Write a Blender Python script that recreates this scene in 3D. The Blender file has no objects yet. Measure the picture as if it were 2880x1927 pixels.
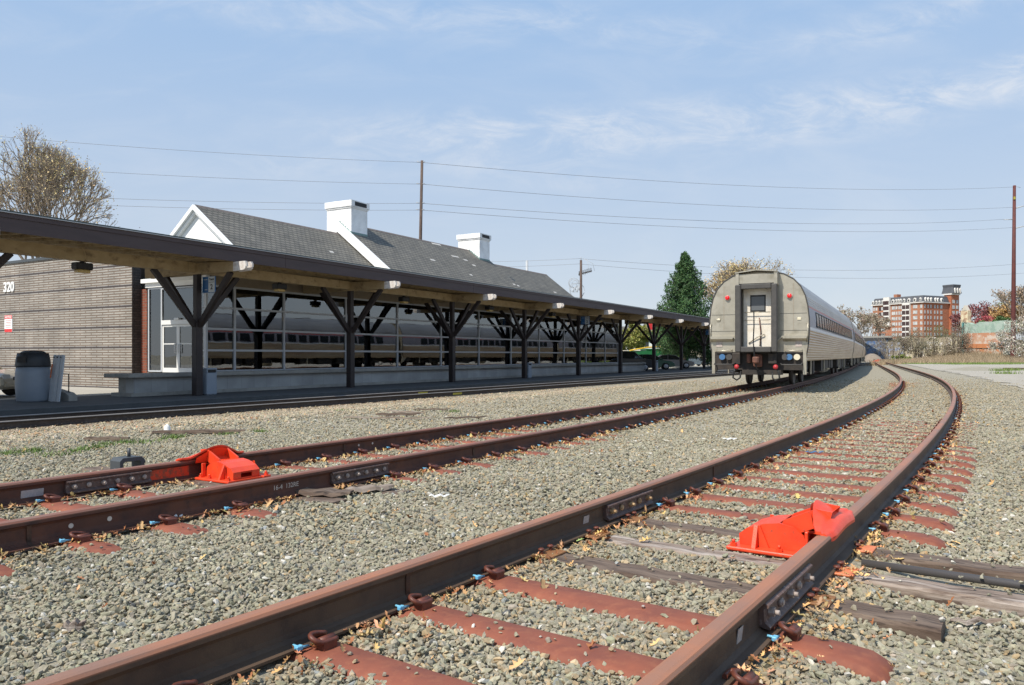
import bpy, math, random
import numpy as np
from mathutils import Vector, Matrix
R_ = math.radians
rnd = random.Random(7)
nr = np.random.default_rng(11)
# ------------------------------------------------------------ camera, sky, sun, exposure
CZ = 1.185; FP = 2150.0
scn = bpy.context.scene
COL = scn.collection
cam = bpy.data.objects.new('camera', bpy.data.cameras.new('camera')); COL.objects.link(cam)
cam.location = (0, 0, CZ); cam.rotation_euler = (R_(90), 0, 0)
cam.data.sensor_width = 36; cam.data.lens = 36 * FP / 2880
cam.data.shift_y = 36.5 / 2880; cam.data.clip_start = 0.05; cam.data.clip_end = 6000
scn.camera = cam
SUN_EL = 51.0
SD = Vector((-0.713, -0.70, 0)).normalized()          # horizontal direction towards the sun
SUND = Vector((SD.x * math.cos(R_(SUN_EL)), SD.y * math.cos(R_(SUN_EL)), math.sin(R_(SUN_EL))))
sl = bpy.data.lights.new('sun', 'SUN'); sun = bpy.data.objects.new('sun', sl); COL.objects.link(sun)
sl.energy = 4.9; sl.angle = R_(0.53); sl.color = (1.0, 0.925, 0.81)
sun.rotation_euler = SUND.to_track_quat('Z', 'Y').to_euler()
world = bpy.data.worlds.new('World'); scn.world = world; world.use_nodes = True
wn, wl = world.node_tree.nodes, world.node_tree.links
wn.clear()
sky = wn.new('ShaderNodeTexSky'); sky.sky_type = 'NISHITA'; sky.sun_disc = False
sky.sun_elevation = R_(SUN_EL); sky.sun_rotation = math.atan2(SD.x, SD.y)
sky.air_density = 1.0; sky.dust_density = 0.6; sky.ozone_density = 2.0; sky.altitude = 50
wbg = wn.new('ShaderNodeBackground'); wbg.inputs[1].default_value = 0.142
wout = wn.new('ShaderNodeOutputWorld')
wtc = wn.new('ShaderNodeTexCoord')
def wmath(op, a, b=None, clamp=False):
    n = wn.new('ShaderNodeMath'); n.operation = op; n.use_clamp = clamp
    for i, v in enumerate((a, b)):
        if v is None: continue
        if isinstance(v, (int, float)): n.inputs[i].default_value = v
        else: wl.new(v, n.inputs[i])
    return n.outputs[0]
wsep = wn.new('ShaderNodeSeparateXYZ'); wl.new(wtc.outputs['Generated'], wsep.inputs[0])
zz = wmath('MAXIMUM', wsep.outputs[2], 0.0)
den = wmath('ADD', zz, 0.10)
cx = wmath('DIVIDE', wsep.outputs[0], den); cy = wmath('DIVIDE', wsep.outputs[1], den)
wcmb = wn.new('ShaderNodeCombineXYZ'); wl.new(cx, wcmb.inputs[0]); wl.new(cy, wcmb.inputs[1])
def wnoise(scale, sx, sy, rot, detail=9, rough=0.6, dist=0.0):
    mp = wn.new('ShaderNodeMapping'); mp.inputs['Scale'].default_value = (sx, sy, 1); mp.inputs['Rotation'].default_value = (0, 0, R_(rot))
    wl.new(wcmb.outputs[0], mp.inputs[0])
    n = wn.new('ShaderNodeTexNoise'); n.inputs['Scale'].default_value = scale; n.inputs['Detail'].default_value = detail
    n.inputs['Roughness'].default_value = rough; n.inputs['Distortion'].default_value = dist
    wl.new(mp.outputs[0], n.inputs['Vector']); return n.outputs['Fac']
def wramp(v, a, b):
    n = wn.new('ShaderNodeMapRange'); n.interpolation_type = 'SMOOTHSTEP'
    n.inputs['From Min'].default_value = a; n.inputs['From Max'].default_value = b
    wl.new(v, n.inputs['Value']); return n.outputs[0]
# direction of view as azimuth tangent (aa) and elevation tangent (vv) in the northern half of the sky
yy_ = wmath('MAXIMUM', wsep.outputs[1], 0.08)
aa = wmath('DIVIDE', wsep.outputs[0], yy_); vv = wmath('DIVIDE', zz, yy_)
wav = wn.new('ShaderNodeCombineXYZ'); wl.new(aa, wav.inputs[0]); wl.new(vv, wav.inputs[1])
def avnoise(scale, sx, sy, rot, detail=9, rough=0.6, dist=0.0, off=0.0):
    mp = wn.new('ShaderNodeMapping'); mp.inputs['Scale'].default_value = (sx, sy, 1); mp.inputs['Rotation'].default_value = (0, 0, R_(rot)); mp.inputs['Location'].default_value = (off, off * .7, off)
    wl.new(wav.outputs[0], mp.inputs[0])
    n = wn.new('ShaderNodeTexNoise'); n.inputs['Scale'].default_value = scale; n.inputs['Detail'].default_value = detail
    n.inputs['Roughness'].default_value = rough; n.inputs['Distortion'].default_value = dist
    wl.new(mp.outputs[0], n.inputs['Vector']); return n.outputs['Fac']
def band(c0, c1, c2, w, wob=0.02):
    """soft streak of cloud around elevation c0 + c1*a + c2*a*a"""
    c = wmath('ADD', wmath('ADD', wmath('MULTIPLY', aa, c1), c0), wmath('MULTIPLY', wmath('MULTIPLY', aa, aa), c2))
    d = wmath('ABSOLUTE', wmath('SUBTRACT', wmath('ADD', vv, wmath('MULTIPLY', wmath('SUBTRACT', avnoise(3.5, 1, 2, 10), 0.5), wob * 4)), c))
    return wmath('SUBTRACT', 1.0, wramp(d, 0.0, w))
def arange(lo0, lo1, hi0, hi1): return wmath('MULTIPLY', wramp(aa, lo0, lo1), wmath('SUBTRACT', 1.0, wramp(aa, hi0, hi1)))
fib = wramp(avnoise(9, 1, 2.6, -12, 12, 0.68, 0.8), 0.36, 0.72); rip = wramp(avnoise(34, 1, 1.5, 38, 5, 0.6, 0.4), 0.25, 0.75)
puff = wramp(avnoise(5, 1, 3.0, -6, 10, 0.62, 0.6, 3.1), 0.40, 0.75)
tex = wmath('ADD', wmath('MULTIPLY', fib, 0.75), wmath('MULTIPLY', wmath('MULTIPLY', fib, rip), 0.45))
b1 = wmath('MULTIPLY', wmath('MULTIPLY', band(0.287, 0.02, 0.15, 0.055), arange(-.45, .05, 1.2, 1.6)), tex)
b2 = wmath('MULTIPLY', wmath('MULTIPLY', band(0.437, -0.075, -0.05, 0.045), arange(-.62, -.35, .15, .45)), wmath('MULTIPLY', fib, 0.55))
b3 = wmath('MULTIPLY', wmath('MULTIPLY', band(0.235, -0.02, 0.0, 0.035), arange(-.55, -.3, .1, .3)), wmath('MULTIPLY', fib, 0.38))
b4 = wmath('MULTIPLY', wmath('MULTIPLY', band(0.36, 0.03, 0.25, 0.04), arange(.25, .5, 1.2, 1.6)), wmath('MULTIPLY', fib, 0.6))
b5 = wmath('MULTIPLY', puff, 0.20)
bs = wmath('ADD', wmath('ADD', b1, b2), wmath('ADD', wmath('ADD', b3, b4), b5))
front = wramp(wsep.outputs[1], 0.05, 0.25)
back = wmath('MULTIPLY', wmath('MULTIPLY', wramp(wnoise(1.3, 1.0, 2.4, 24, 10, 0.66, 0.5), 0.44, 0.8), 0.4), wmath('SUBTRACT', 1.0, front))
cl = wmath('ADD', wmath('MULTIPLY', bs, front), back, True)
cl = wmath('MULTIPLY', cl, 0.60)
wgr = wn.new('ShaderNodeMix'); wgr.data_type = 'RGBA'
wl.new(wramp(zz, -0.06, 0.50), wgr.inputs[0]); wgr.inputs[6].default_value = (4.2, 4.55, 5.0, 1); wgr.inputs[7].default_value = (2.45, 3.70, 5.55, 1)
# spring haze: pale low down, clearer above, laid over the physical sky
wmix2 = wn.new('ShaderNodeMix'); wmix2.data_type = 'RGBA'; wmix2.inputs[0].default_value = 0.86
wl.new(sky.outputs[0], wmix2.inputs[6]); wl.new(wgr.outputs[2], wmix2.inputs[7])
wmix = wn.new('ShaderNodeMix'); wmix.data_type = 'RGBA'
wl.new(cl, wmix.inputs[0]); wl.new(wmix2.outputs[2], wmix.inputs[6]); wmix.inputs[7].default_value = (5.6, 5.7, 5.9, 1)
wl.new(wmix.outputs[2], wbg.inputs[0]); wl.new(wbg.outputs[0], wout.inputs[0])
scn.view_settings.view_transform = 'Standard'; scn.view_settings.look = 'None'
scn.view_settings.gamma = 1; scn.view_settings.exposure = 0.10
scn.cycles.max_bounces = 6; scn.cycles.transparent_max_bounces = 12

# ------------------------------------------------------------ helpers
def P(sx, sy, Y):
    return Vector(((sx - 1440) / FP * Y, Y, CZ + (1000 - sy) / FP * Y))
def G(sx, sy, z):
    Y = FP * (CZ - z) / (sy - 1000.0)
    return Vector(((sx - 1440) / FP * Y, Y, z))
def tag(o, label=None, cat=None, group=None, kind=None):
    if label: o['label'] = label
    if cat: o['category'] = cat
    if group: o['group'] = group
    if kind: o['kind'] = kind
    return o
def empty(name, loc=(0, 0, 0), rz=0.0, label=None, cat=None, group=None):
    o = bpy.data.objects.new(name, None); COL.objects.link(o)
    o.location = loc; o.rotation_euler = (0, 0, rz); o.empty_display_size = 0.2
    return tag(o, label, cat, group)
def mesh_np(name, verts, faces_flat, nper, mat, parent=None, cols=None, smooth=False):
    me = bpy.data.meshes.new(name)
    nv = len(verts); nf = len(faces_flat) // nper
    me.vertices.add(nv); me.vertices.foreach_set('co', np.ascontiguousarray(verts, dtype=np.float32).ravel())
    me.loops.add(nf * nper); me.loops.foreach_set('vertex_index', np.ascontiguousarray(faces_flat, dtype=np.int32).ravel())
    me.polygons.add(nf)
    me.polygons.foreach_set('loop_start', np.arange(0, nf * nper, nper, dtype=np.int32))
    me.polygons.foreach_set('loop_total', np.full(nf, nper, dtype=np.int32))
    me.update(calc_edges=True)
    if cols is not None:
        at = me.attributes.new('tint', 'FLOAT_COLOR', 'POINT')
        at.data.foreach_set('color', np.ascontiguousarray(cols, dtype=np.float32).ravel())
    me.polygons.foreach_set('use_smooth', np.full(nf, bool(smooth)))
    me.materials.append(mat)
    o = bpy.data.objects.new(name, me); COL.objects.link(o)
    if parent is not None: o.parent = parent
    return o
class MB:
    def __init__(s): s.v = []; s.f = []; s.sm = []
    def add(s, vs, fs, smooth=False):
        b = len(s.v); s.v += [tuple(v) for v in vs]; s.f += [tuple(i + b for i in f) for f in fs]; s.sm += [smooth] * len(fs); return s
    def box(s, x0, x1, y0, y1, z0, z1, bev=0.0):
        x0, x1 = min(x0, x1), max(x0, x1); y0, y1 = min(y0, y1), max(y0, y1); z0, z1 = min(z0, z1), max(z0, z1)
        if bev <= 0:
            return s.add([(x0,y0,z0),(x1,y0,z0),(x1,y1,z0),(x0,y1,z0),(x0,y0,z1),(x1,y0,z1),(x1,y1,z1),(x0,y1,z1)],
                         [(3,2,1,0),(4,5,6,7),(0,1,5,4),(1,2,6,5),(2,3,7,6),(3,0,4,7)])
        b = min(bev, (x1-x0)/2.01, (y1-y0)/2.01, (z1-z0)/2.01)
        ring = lambda z, i: [(x0+i+ (b if k in(0,) else 0), y0+i, z) for k in ()]
        def r(z, i):
            a, c, d, e = x0+i, x1-i, y0+i, y1-i; k = b
            return [(a+k,d,z),(c-k,d,z),(c,d+k,z),(c,e-k,z),(c-k,e,z),(a+k,e,z),(a,e-k,z),(a,d+k,z)]
        rings = [r(z0, b*0.6), r(z0+b, 0), r(z1-b, 0), r(z1, b*0.6)]
        vs = [p for q in rings for p in q]; fs = [tuple(range(7, -1, -1)), tuple(range(24, 32))]
        for j in range(3):
            for k in range(8): fs.append((j*8+k, j*8+(k+1)%8, (j+1)*8+(k+1)%8, (j+1)*8+k))
        return s.add(vs, fs)
    def obox(s, c, u, v, w, hu, hv, hw):
        c, u, v, w = Vector(c), Vector(u).normalized(), Vector(v).normalized(), Vector(w).normalized()
        vs = [c + u*hu*a + v*hv*b + w*hw*d for d in (-1, 1) for a, b in ((-1,-1),(1,-1),(1,1),(-1,1))]
        return s.add(vs, [(3,2,1,0),(4,5,6,7),(0,1,5,4),(1,2,6,5),(2,3,7,6),(3,0,4,7)])
    def beam(s, a, b, wd, ht, up=(0, 0, 1)):
        a, b = Vector(a), Vector(b); d = (b - a)
        side = d.cross(Vector(up))
        if side.length < 1e-6: side = Vector((1, 0, 0))
        side.normalize(); u2 = side.cross(d).normalized()
        return s.obox((a + b) / 2, d, side, u2, d.length / 2, wd / 2, ht / 2)
    def prism(s, poly, axis, t0, t1):
        n = len(poly)
        def pt(p, t):
            return (t, p[0], p[1]) if axis == 'x' else ((p[0], t, p[1]) if axis == 'y' else (p[0], p[1], t))
        vs = [pt(p, t0) for p in poly] + [pt(p, t1) for p in poly]
        fs = [tuple(range(n - 1, -1, -1)), tuple(range(n, 2 * n))] + [(i, (i+1) % n, n + (i+1) % n, n + i) for i in range(n)]
        return s.add(vs, fs)
    def tube(s, pts, r, n=8, cap=True, smooth=True):
        pts = [Vector(p) for p in pts]; rs = r if isinstance(r, (list, tuple)) else [r] * len(pts)
        vs = []; prev = None
        for i, p in enumerate(pts):
            t = (pts[min(i+1, len(pts)-1)] - pts[max(i-1, 0)]).normalized()
            if prev is None:
                h = Vector((0, 0, 1)) if abs(t.z) < 0.9 else Vector((1, 0, 0)); a = t.cross(h).normalized()
            else:
                a = (prev - t * prev.dot(t))
                a = a.normalized() if a.length > 1e-6 else t.orthogonal().normalized()
            prev = a; b = t.cross(a)
            for k in range(n):
                an = 2 * math.pi * k / n; vs.append(p + (a * math.cos(an) + b * math.sin(an)) * rs[i])
        fs = []
        for i in range(len(pts) - 1):
            for k in range(n): fs.append((i*n+k, i*n+(k+1) % n, (i+1)*n+(k+1) % n, (i+1)*n+k))
        s.add(vs, fs, smooth)
        if cap:
            m = len(pts) - 1; b0 = len(s.v) - len(vs)
            s.f += [tuple(b0 + k for k in range(n-1, -1, -1)), tuple(b0 + m*n + k for k in range(n))]; s.sm += [False, False]
        return s
    def cyl(s, a, b, r, n=16, smooth=True): return s.tube([a, b], r, n, True, smooth)
    def lathe(s, prof, c=(0, 0, 0), n=24, smooth=True):
        vs = []
        for r, z in prof:
            for k in range(n):
                an = 2*math.pi*k/n; vs.append((c[0]+r*math.cos(an), c[1]+r*math.sin(an), c[2]+z))
        fs = [(i*n+k, i*n+(k+1) % n, (i+1)*n+(k+1) % n, (i+1)*n+k) for i in range(len(prof)-1) for k in range(n)]
        fs += [tuple(range(n-1, -1, -1)), tuple((len(prof)-1)*n+k for k in range(n))]
        return s.add(vs, fs, smooth)
    def sweep(s, prof, frames, cap=True, smooth=False):
        n = len(prof); vs = []
        for o, ax, ay in frames:
            for p in prof: vs.append(o + ax * p[0] + ay * p[1])
        fs = []
        for i in range(len(frames) - 1):
            for k in range(n): fs.append((i*n+k, (i+1)*n+k, (i+1)*n+(k+1) % n, i*n+(k+1) % n))
        if cap: fs += [tuple(range(n)), tuple((len(frames)-1)*n + k for k in range(n-1, -1, -1))]
        return s.add(vs, fs, smooth)
    def grid(s, fn, nu, nv, smooth=True):
        vs = [fn(i / nu, j / nv) for i in range(nu + 1) for j in range(nv + 1)]
        fs = [(i*(nv+1)+j, (i+1)*(nv+1)+j, (i+1)*(nv+1)+j+1, i*(nv+1)+j+1) for i in range(nu) for j in range(nv)]
        return s.add(vs, fs, smooth)
    def build(s, name, mat, parent=None, fix=True):
        me = bpy.data.meshes.new(name); me.from_pydata([tuple(v) for v in s.v], [], s.f); me.update()
        me.polygons.foreach_set('use_smooth', s.sm)
        me.materials.append(mat)
        if fix:
            import bmesh
            bm = bmesh.new(); bm.from_mesh(me); bmesh.ops.recalc_face_normals(bm, faces=bm.faces); bm.to_mesh(me); bm.free()
        o = bpy.data.objects.new(name, me); COL.objects.link(o)
        if parent is not None: o.parent = parent
        return o
def copy_tree(o, parent=None):
    c = o.copy(); COL.objects.link(c)
    if parent is not None: c.parent = parent
    for ch in list(o.children): copy_tree(ch, c)
    return c
def text(name, s, size, mat, parent, loc, xdir, ydir, ext=0.004, align='CENTER', bold=0.0):
    cu = bpy.data.curves.new(name, 'FONT'); cu.body = s; cu.size = size; cu.extrude = ext; cu.align_x = align; cu.align_y = 'CENTER'
    cu.offset = bold; cu.materials.append(mat)
    tmp = bpy.data.objects.new('tmp_text', cu); COL.objects.link(tmp)
    dg = bpy.context.evaluated_depsgraph_get(); dg.update()
    me = bpy.data.meshes.new_from_object(tmp.evaluated_get(dg)); bpy.data.objects.remove(tmp)
    me.materials.clear(); me.materials.append(mat)
    o = bpy.data.objects.new(name, me); COL.objects.link(o)
    x, y = Vector(xdir).normalized(), Vector(ydir).normalized(); z = x.cross(y)
    m = Matrix((x, y, z)).transposed().to_4x4(); m.translation = Vector(loc)
    if parent is not None: o.parent = parent
    o.matrix_basis = m
    return o
# ---- materials
def lin(r, g, b):
    f = lambda c: (c/255/12.92) if c/255 <= 0.04045 else ((c/255+0.055)/1.055)**2.4
    return (f(r), f(g), f(b))
def M(name, c1, c2=None, scale=6.0, rough=0.6, metal=0.0, bump=0.0, bscale=None, detail=8, thr=(0.35, 0.65), c3=None, s3=1.5, t3=(0.5, 0.7),
      stretch=(1, 1, 1), attr=False, spec=0.5, emit=None, coat=0.0, rvar=0.0, coords='Object'):
    m = bpy.data.materials.new(name); m.use_nodes = True; nt = m.node_tree; N, L = nt.nodes, nt.links
    b = N['Principled BSDF']; b.inputs['Roughness'].default_value = rough; b.inputs['Metallic'].default_value = metal
    b.inputs['Specular IOR Level'].default_value = spec
    if coat: b.inputs['Coat Weight'].default_value = coat; b.inputs['Coat Roughness'].default_value = 0.08
    tc = N.new('ShaderNodeTexCoord'); mp = N.new('ShaderNodeMapping'); mp.inputs['Scale'].default_value = stretch
    L.new(tc.outputs[coords], mp.inputs[0])
    def noise(sc, det=detail):
        n = N.new('ShaderNodeTexNoise'); n.inputs['Scale'].default_value = sc; n.inputs['Detail'].default_value = det
        n.inputs['Roughness'].default_value = 0.62; L.new(mp.outputs[0], n.inputs['Vector']); return n.outputs['Fac']
    def ramp(v, t):
        n = N.new('ShaderNodeMapRange'); n.inputs['From Min'].default_value = t[0]; n.inputs['From Max'].default_value = t[1]
        L.new(v, n.inputs['Value']); return n.outputs[0]
    def mix(f, a, c, mode='MIX'):
        n = N.new('ShaderNodeMix'); n.data_type = 'RGBA'; n.blend_type = mode
        if isinstance(f, float): n.inputs[0].default_value = f
        else: L.new(f, n.inputs[0])
        for i, v in ((6, a), (7, c)):
            if isinstance(v, tuple): n.inputs[i].default_value = (*v, 1)
            else: L.new(v, n.inputs[i])
        return n.outputs[2]
    out = tuple(c1)
    if c2 is not None:
        nf = noise(scale); out = mix(ramp(nf, thr), tuple(c1), tuple(c2))
    if c3 is not None: out = mix(ramp(noise(s3), t3), out, tuple(c3))
    if attr:
        at = N.new('ShaderNodeAttribute'); at.attribute_name = 'tint'
        out = mix(1.0, out, at.outputs['Color'], 'MULTIPLY')
    if isinstance(out, tuple): b.inputs['Base Color'].default_value = (*out, 1)
    else: L.new(out, b.inputs['Base Color'])
    if rvar:
        rr = N.new('ShaderNodeMapRange'); rr.inputs['To Min'].default_value = rough - rvar; rr.inputs['To Max'].default_value = rough + rvar
        L.new(noise(scale * 1.7), rr.inputs['Value']); L.new(rr.outputs[0], b.inputs['Roughness'])
    if bump:
        bn = N.new('ShaderNodeBump'); bn.inputs['Strength'].default_value = 1.0; bn.inputs['Distance'].default_value = bump
        L.new(noise(bscale or scale * 4), bn.inputs['Height']); L.new(bn.outputs[0], b.inputs['Normal'])
    if emit: b.inputs['Emission Color'].default_value = (*emit[0], 1); b.inputs['Emission Strength'].default_value = emit[1]
    m['out'] = 1
    return m
def brickmat(name, ax, c1, c2, mortar, bw, bh, ms=0.012, rough=0.85, band=None, bump=0.004, cvar=None):
    """ax: which object axes run along and up the wall, e.g. 'yz'"""
    m = bpy.data.materials.new(name); m.use_nodes = True; N, L = m.node_tree.nodes, m.node_tree.links
    b = N['Principled BSDF']; b.inputs['Roughness'].default_value = rough
    tc = N.new('ShaderNodeTexCoord'); sp = N.new('ShaderNodeSeparateXYZ'); L.new(tc.outputs['Object'], sp.inputs[0])
    cb = N.new('ShaderNodeCombineXYZ'); ix = {'x': 0, 'y': 1, 'z': 2}
    L.new(sp.outputs[ix[ax[0]]], cb.inputs[0]); L.new(sp.outputs[ix[ax[1]]], cb.inputs[1])
    t = N.new('ShaderNodeTexBrick'); L.new(cb.outputs[0], t.inputs['Vector'])
    t.inputs['Color1'].default_value = (*c1, 1); t.inputs['Color2'].default_value = (*c2, 1); t.inputs['Mortar'].default_value = (*mortar, 1)
    t.inputs['Scale'].default_value = 1.0; t.inputs['Brick Width'].default_value = bw; t.inputs['Row Height'].default_value = bh
    t.inputs['Mortar Size'].default_value = ms; t.inputs['Mortar Smooth'].default_value = 0.1; t.inputs['Bias'].default_value = 0.0
    out = t.outputs['Color']
    if band:
        z0, per, frac, col = band
        a = N.new('ShaderNodeMath'); a.operation = 'SUBTRACT'; L.new(sp.outputs[2], a.inputs[0]); a.inputs[1].default_value = z0
        d = N.new('ShaderNodeMath'); d.operation = 'DIVIDE'; L.new(a.outputs[0], d.inputs[0]); d.inputs[1].default_value = per
        f = N.new('ShaderNodeMath'); f.operation = 'FRACT'; L.new(d.outputs[0], f.inputs[0])
        g = N.new('ShaderNodeMath'); g.operation = 'LESS_THAN'; L.new(f.outputs[0], g.inputs[0]); g.inputs[1].default_value = frac
        mx = N.new('ShaderNodeMix'); mx.data_type = 'RGBA'; mx.blend_type = 'MULTIPLY'; L.new(g.outputs[0], mx.inputs[0]); L.new(out, mx.inputs[6]); mx.inputs[7].default_value = (*col, 1); out = mx.outputs[2]
    n = N.new('ShaderNodeTexNoise'); n.inputs['Scale'].default_value = 1.2; n.inputs['Detail'].default_value = 8; L.new(tc.outputs['Object'], n.inputs['Vector'])
    r = N.new('ShaderNodeMapRange'); r.inputs['From Min'].default_value = 0.3; r.inputs['From Max'].default_value = 0.7
    r.inputs['To Min'].default_value = 0.78; r.inputs['To Max'].default_value = 1.1; L.new(n.outputs['Fac'], r.inputs['Value'])
    mm = N.new('ShaderNodeMix'); mm.data_type = 'RGBA'; mm.blend_type = 'MULTIPLY'; mm.inputs[0].default_value = 1
    L.new(out, mm.inputs[6]); L.new(r.outputs[0], mm.inputs[7]); L.new(mm.outputs[2], b.inputs['Base Color'])
    bn = N.new('ShaderNodeBump'); bn.invert = True; bn.inputs['Distance'].default_value = bump; L.new(t.outputs['Fac'], bn.inputs['Height']); L.new(bn.outputs[0], b.inputs['Normal'])
    return m
def glassmat(name, tint=(0.5, 0.55, 0.55), refl=0.25, rough=0.01):
    m = bpy.data.materials.new(name); m.use_nodes = True; N, L = m.node_tree.nodes, m.node_tree.links
    N.remove(N['Principled BSDF']); o = N['Material Output']
    tr = N.new('ShaderNodeBsdfTransparent'); tr.inputs[0].default_value = (*tint, 1)
    gl = N.new('ShaderNodeBsdfGlossy'); gl.inputs['Roughness'].default_value = rough; gl.inputs['Color'].default_value = (0.9, 0.93, 0.95, 1)
    lw = N.new('ShaderNodeLayerWeight'); lw.inputs['Blend'].default_value = refl
    tc = N.new('ShaderNodeTexCoord'); nz = N.new('ShaderNodeTexNoise'); nz.inputs['Scale'].default_value = .9; nz.inputs['Detail'].default_value = 1.5; L.new(tc.outputs['Object'], nz.inputs['Vector'])
    bn = N.new('ShaderNodeBump'); bn.inputs['Distance'].default_value = .0022; L.new(nz.outputs['Fac'], bn.inputs['Height']); L.new(bn.outputs[0], gl.inputs['Normal'])
    mx = N.new('ShaderNodeMixShader'); L.new(lw.outputs['Fresnel'], mx.inputs[0]); L.new(tr.outputs[0], mx.inputs[1]); L.new(gl.outputs[0], mx.inputs[2])
    L.new(mx.outputs[0], o.inputs['Surface']); return m
m_stone = M('ballast_stone', (1, 1, 1), (0.72, 0.74, 0.7), scale=55, rough=0.9, attr=True, bump=0.004, bscale=60)
m_leaf = M('dry_leaf', (1, 1, 1), rough=0.7, attr=True)
m_railside = M('rail_web_rust', (0.055, 0.030, 0.020), (0.10, 0.042, 0.022), scale=3.5, rough=0.62, c3=(0.028, 0.018, 0.015), s3=9, t3=(0.5, 0.75), stretch=(1, 1, 3), bump=0.0008, bscale=120)
m_tie = M('steel_tie_rust', (0.27, 0.080, 0.042), (0.19, 0.058, 0.036), scale=5, rough=0.75, c3=(0.31, 0.11, 0.055), s3=16, t3=(0.5, 0.8), bump=0.0006, bscale=200)
m_clip = M('clip_rust', (0.16, 0.045, 0.025), (0.09, 0.028, 0.018), scale=30, rough=0.5)
m_blue = M('insulator_blue', (0.25, 0.62, 0.80), (0.13, 0.42, 0.70), scale=30, rough=0.4)
m_wood = M('tie_wood', (0.085, 0.054, 0.038), (0.19, 0.14, 0.105), scale=14, rough=0.85, c3=(0.035, 0.024, 0.02), s3=40, t3=(0.52, 0.66), stretch=(0.16, 1, 1), bump=0.004, bscale=60)
m_woodpale = M('tie_wood_bleached', (0.24, 0.18, 0.14), (0.44, 0.38, 0.33), scale=11, rough=0.85, thr=(.45, .62), c3=(0.085, 0.055, 0.04), s3=26, t3=(0.48, 0.62), stretch=(0.14, 1, 1), bump=0.004, bscale=60)
m_plate = M('tie_plate_ochre', (0.30, 0.15, 0.055), (0.20, 0.085, 0.035), scale=14, rough=0.7, bump=0.001)
m_plateor = M('tie_plate_orange', (0.72, 0.24, 0.10), (0.60, 0.17, 0.07), scale=14, rough=0.55)
m_orange = M('derail_orange_paint', (0.82, 0.075, 0.020), (0.70, 0.052, 0.016), scale=7, rough=0.44, coat=0.08, bump=0.0012, bscale=120, c3=(0.42, 0.07, 0.035), s3=38, t3=(.60, .70), rvar=.12)
m_orangedk = M('paint_splash_orange', (0.62, 0.06, 0.018), (0.25, 0.07, 0.035), scale=22, rough=0.6, thr=(0.45, 0.6))
m_jbar = M('joint_bar_steel', (0.075, 0.052, 0.048), (0.13, 0.075, 0.058), scale=16, rough=0.55, c3=(0.26, 0.20, 0.18), s3=40, t3=(0.55, 0.7), bump=0.0006, bscale=150)
m_bolt = M('bolt_steel', (0.26, 0.20, 0.17), (0.42, 0.36, 0.32), scale=50, rough=0.6)
m_boltpale = M('bolt_tan', (0.50, 0.36, 0.20), (0.30, 0.17, 0.08), scale=50, rough=0.7)
m_greysteel = M('grey_paint_steel', (0.06, 0.068, 0.075), rough=0.5)
m_conc = M('concrete', (0.34, 0.33, 0.30), (0.26, 0.255, 0.235), scale=2.5, rough=0.9, c3=(0.20, 0.19, 0.175), s3=8, t3=(0.55, 0.75), bump=0.001, bscale=80)
m_concpale = M('concrete_pale', (0.55, 0.51, 0.43), (0.47, 0.43, 0.36), scale=1.5, rough=0.9, bump=0.001, bscale=80)
m_post = M('brown_paint', (0.020, 0.0145, 0.0145), (0.030, 0.021, 0.021), scale=4, rough=0.6, bump=0.001, bscale=40)
m_fascia = M('fascia_brown_paint', (0.045, 0.030, 0.032), (0.060, 0.041, 0.042), scale=1.5, rough=0.6, c3=(0.16, 0.12, 0.12), s3=6, t3=(0.68, 0.8), stretch=(0.5, 1, 3))
m_beam = M('tan_paint_weathered', (0.43, 0.335, 0.20), (0.34, 0.255, 0.145), scale=3, rough=0.8, c3=(0.14, 0.10, 0.06), s3=2.2, t3=(0.56, 0.72), stretch=(1, 1, 1.5))
m_deckg = M('deck_tan', (0.42, 0.33, 0.20), (0.30, 0.22, 0.12), scale=4, rough=0.85, c3=(0.10, 0.07, 0.045), s3=1.8, t3=(0.55, 0.7))
m_metroof = M('roof_edge_green', (0.035, 0.055, 0.055), rough=0.4)
m_drip = M('drip_edge_pale', (0.42, 0.43, 0.44), rough=0.45, metal=0.3)
m_whitep = M('white_paint', (0.90, 0.90, 0.88), (0.86, 0.86, 0.84), scale=2, rough=0.7)
m_whiteweather = M('white_paint_weathered', (0.66, 0.63, 0.60), (0.45, 0.38, 0.33), scale=9, rough=0.7, thr=(0.45, 0.7))
m_alum = M('aluminium', (0.50, 0.53, 0.57), rough=0.4)
m_alumw = M('white_frame', (0.78, 0.79, 0.78), rough=0.4)
m_glass = glassmat('window_glass', (0.74, 0.76, 0.74), 0.60)
m_black = M('black_rubber', (0.012, 0.012, 0.013), rough=0.6)
m_blackm = M('underframe_black', (0.020, 0.018, 0.017), (0.045, 0.035, 0.028), scale=5, rough=0.7)
m_bin = M('grey_plastic', (0.24, 0.28, 0.33), (0.22, 0.26, 0.31), scale=4, rough=0.5)
m_binlid = M('dark_plastic', (0.025, 0.030, 0.036), rough=0.55)
m_asph = M('asphalt', (0.075, 0.078, 0.080), (0.055, 0.057, 0.060), scale=2, rough=0.9, bump=0.002, bscale=250, c3=(0.10, 0.10, 0.10), s3=60, t3=(0.62, 0.7))

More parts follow.
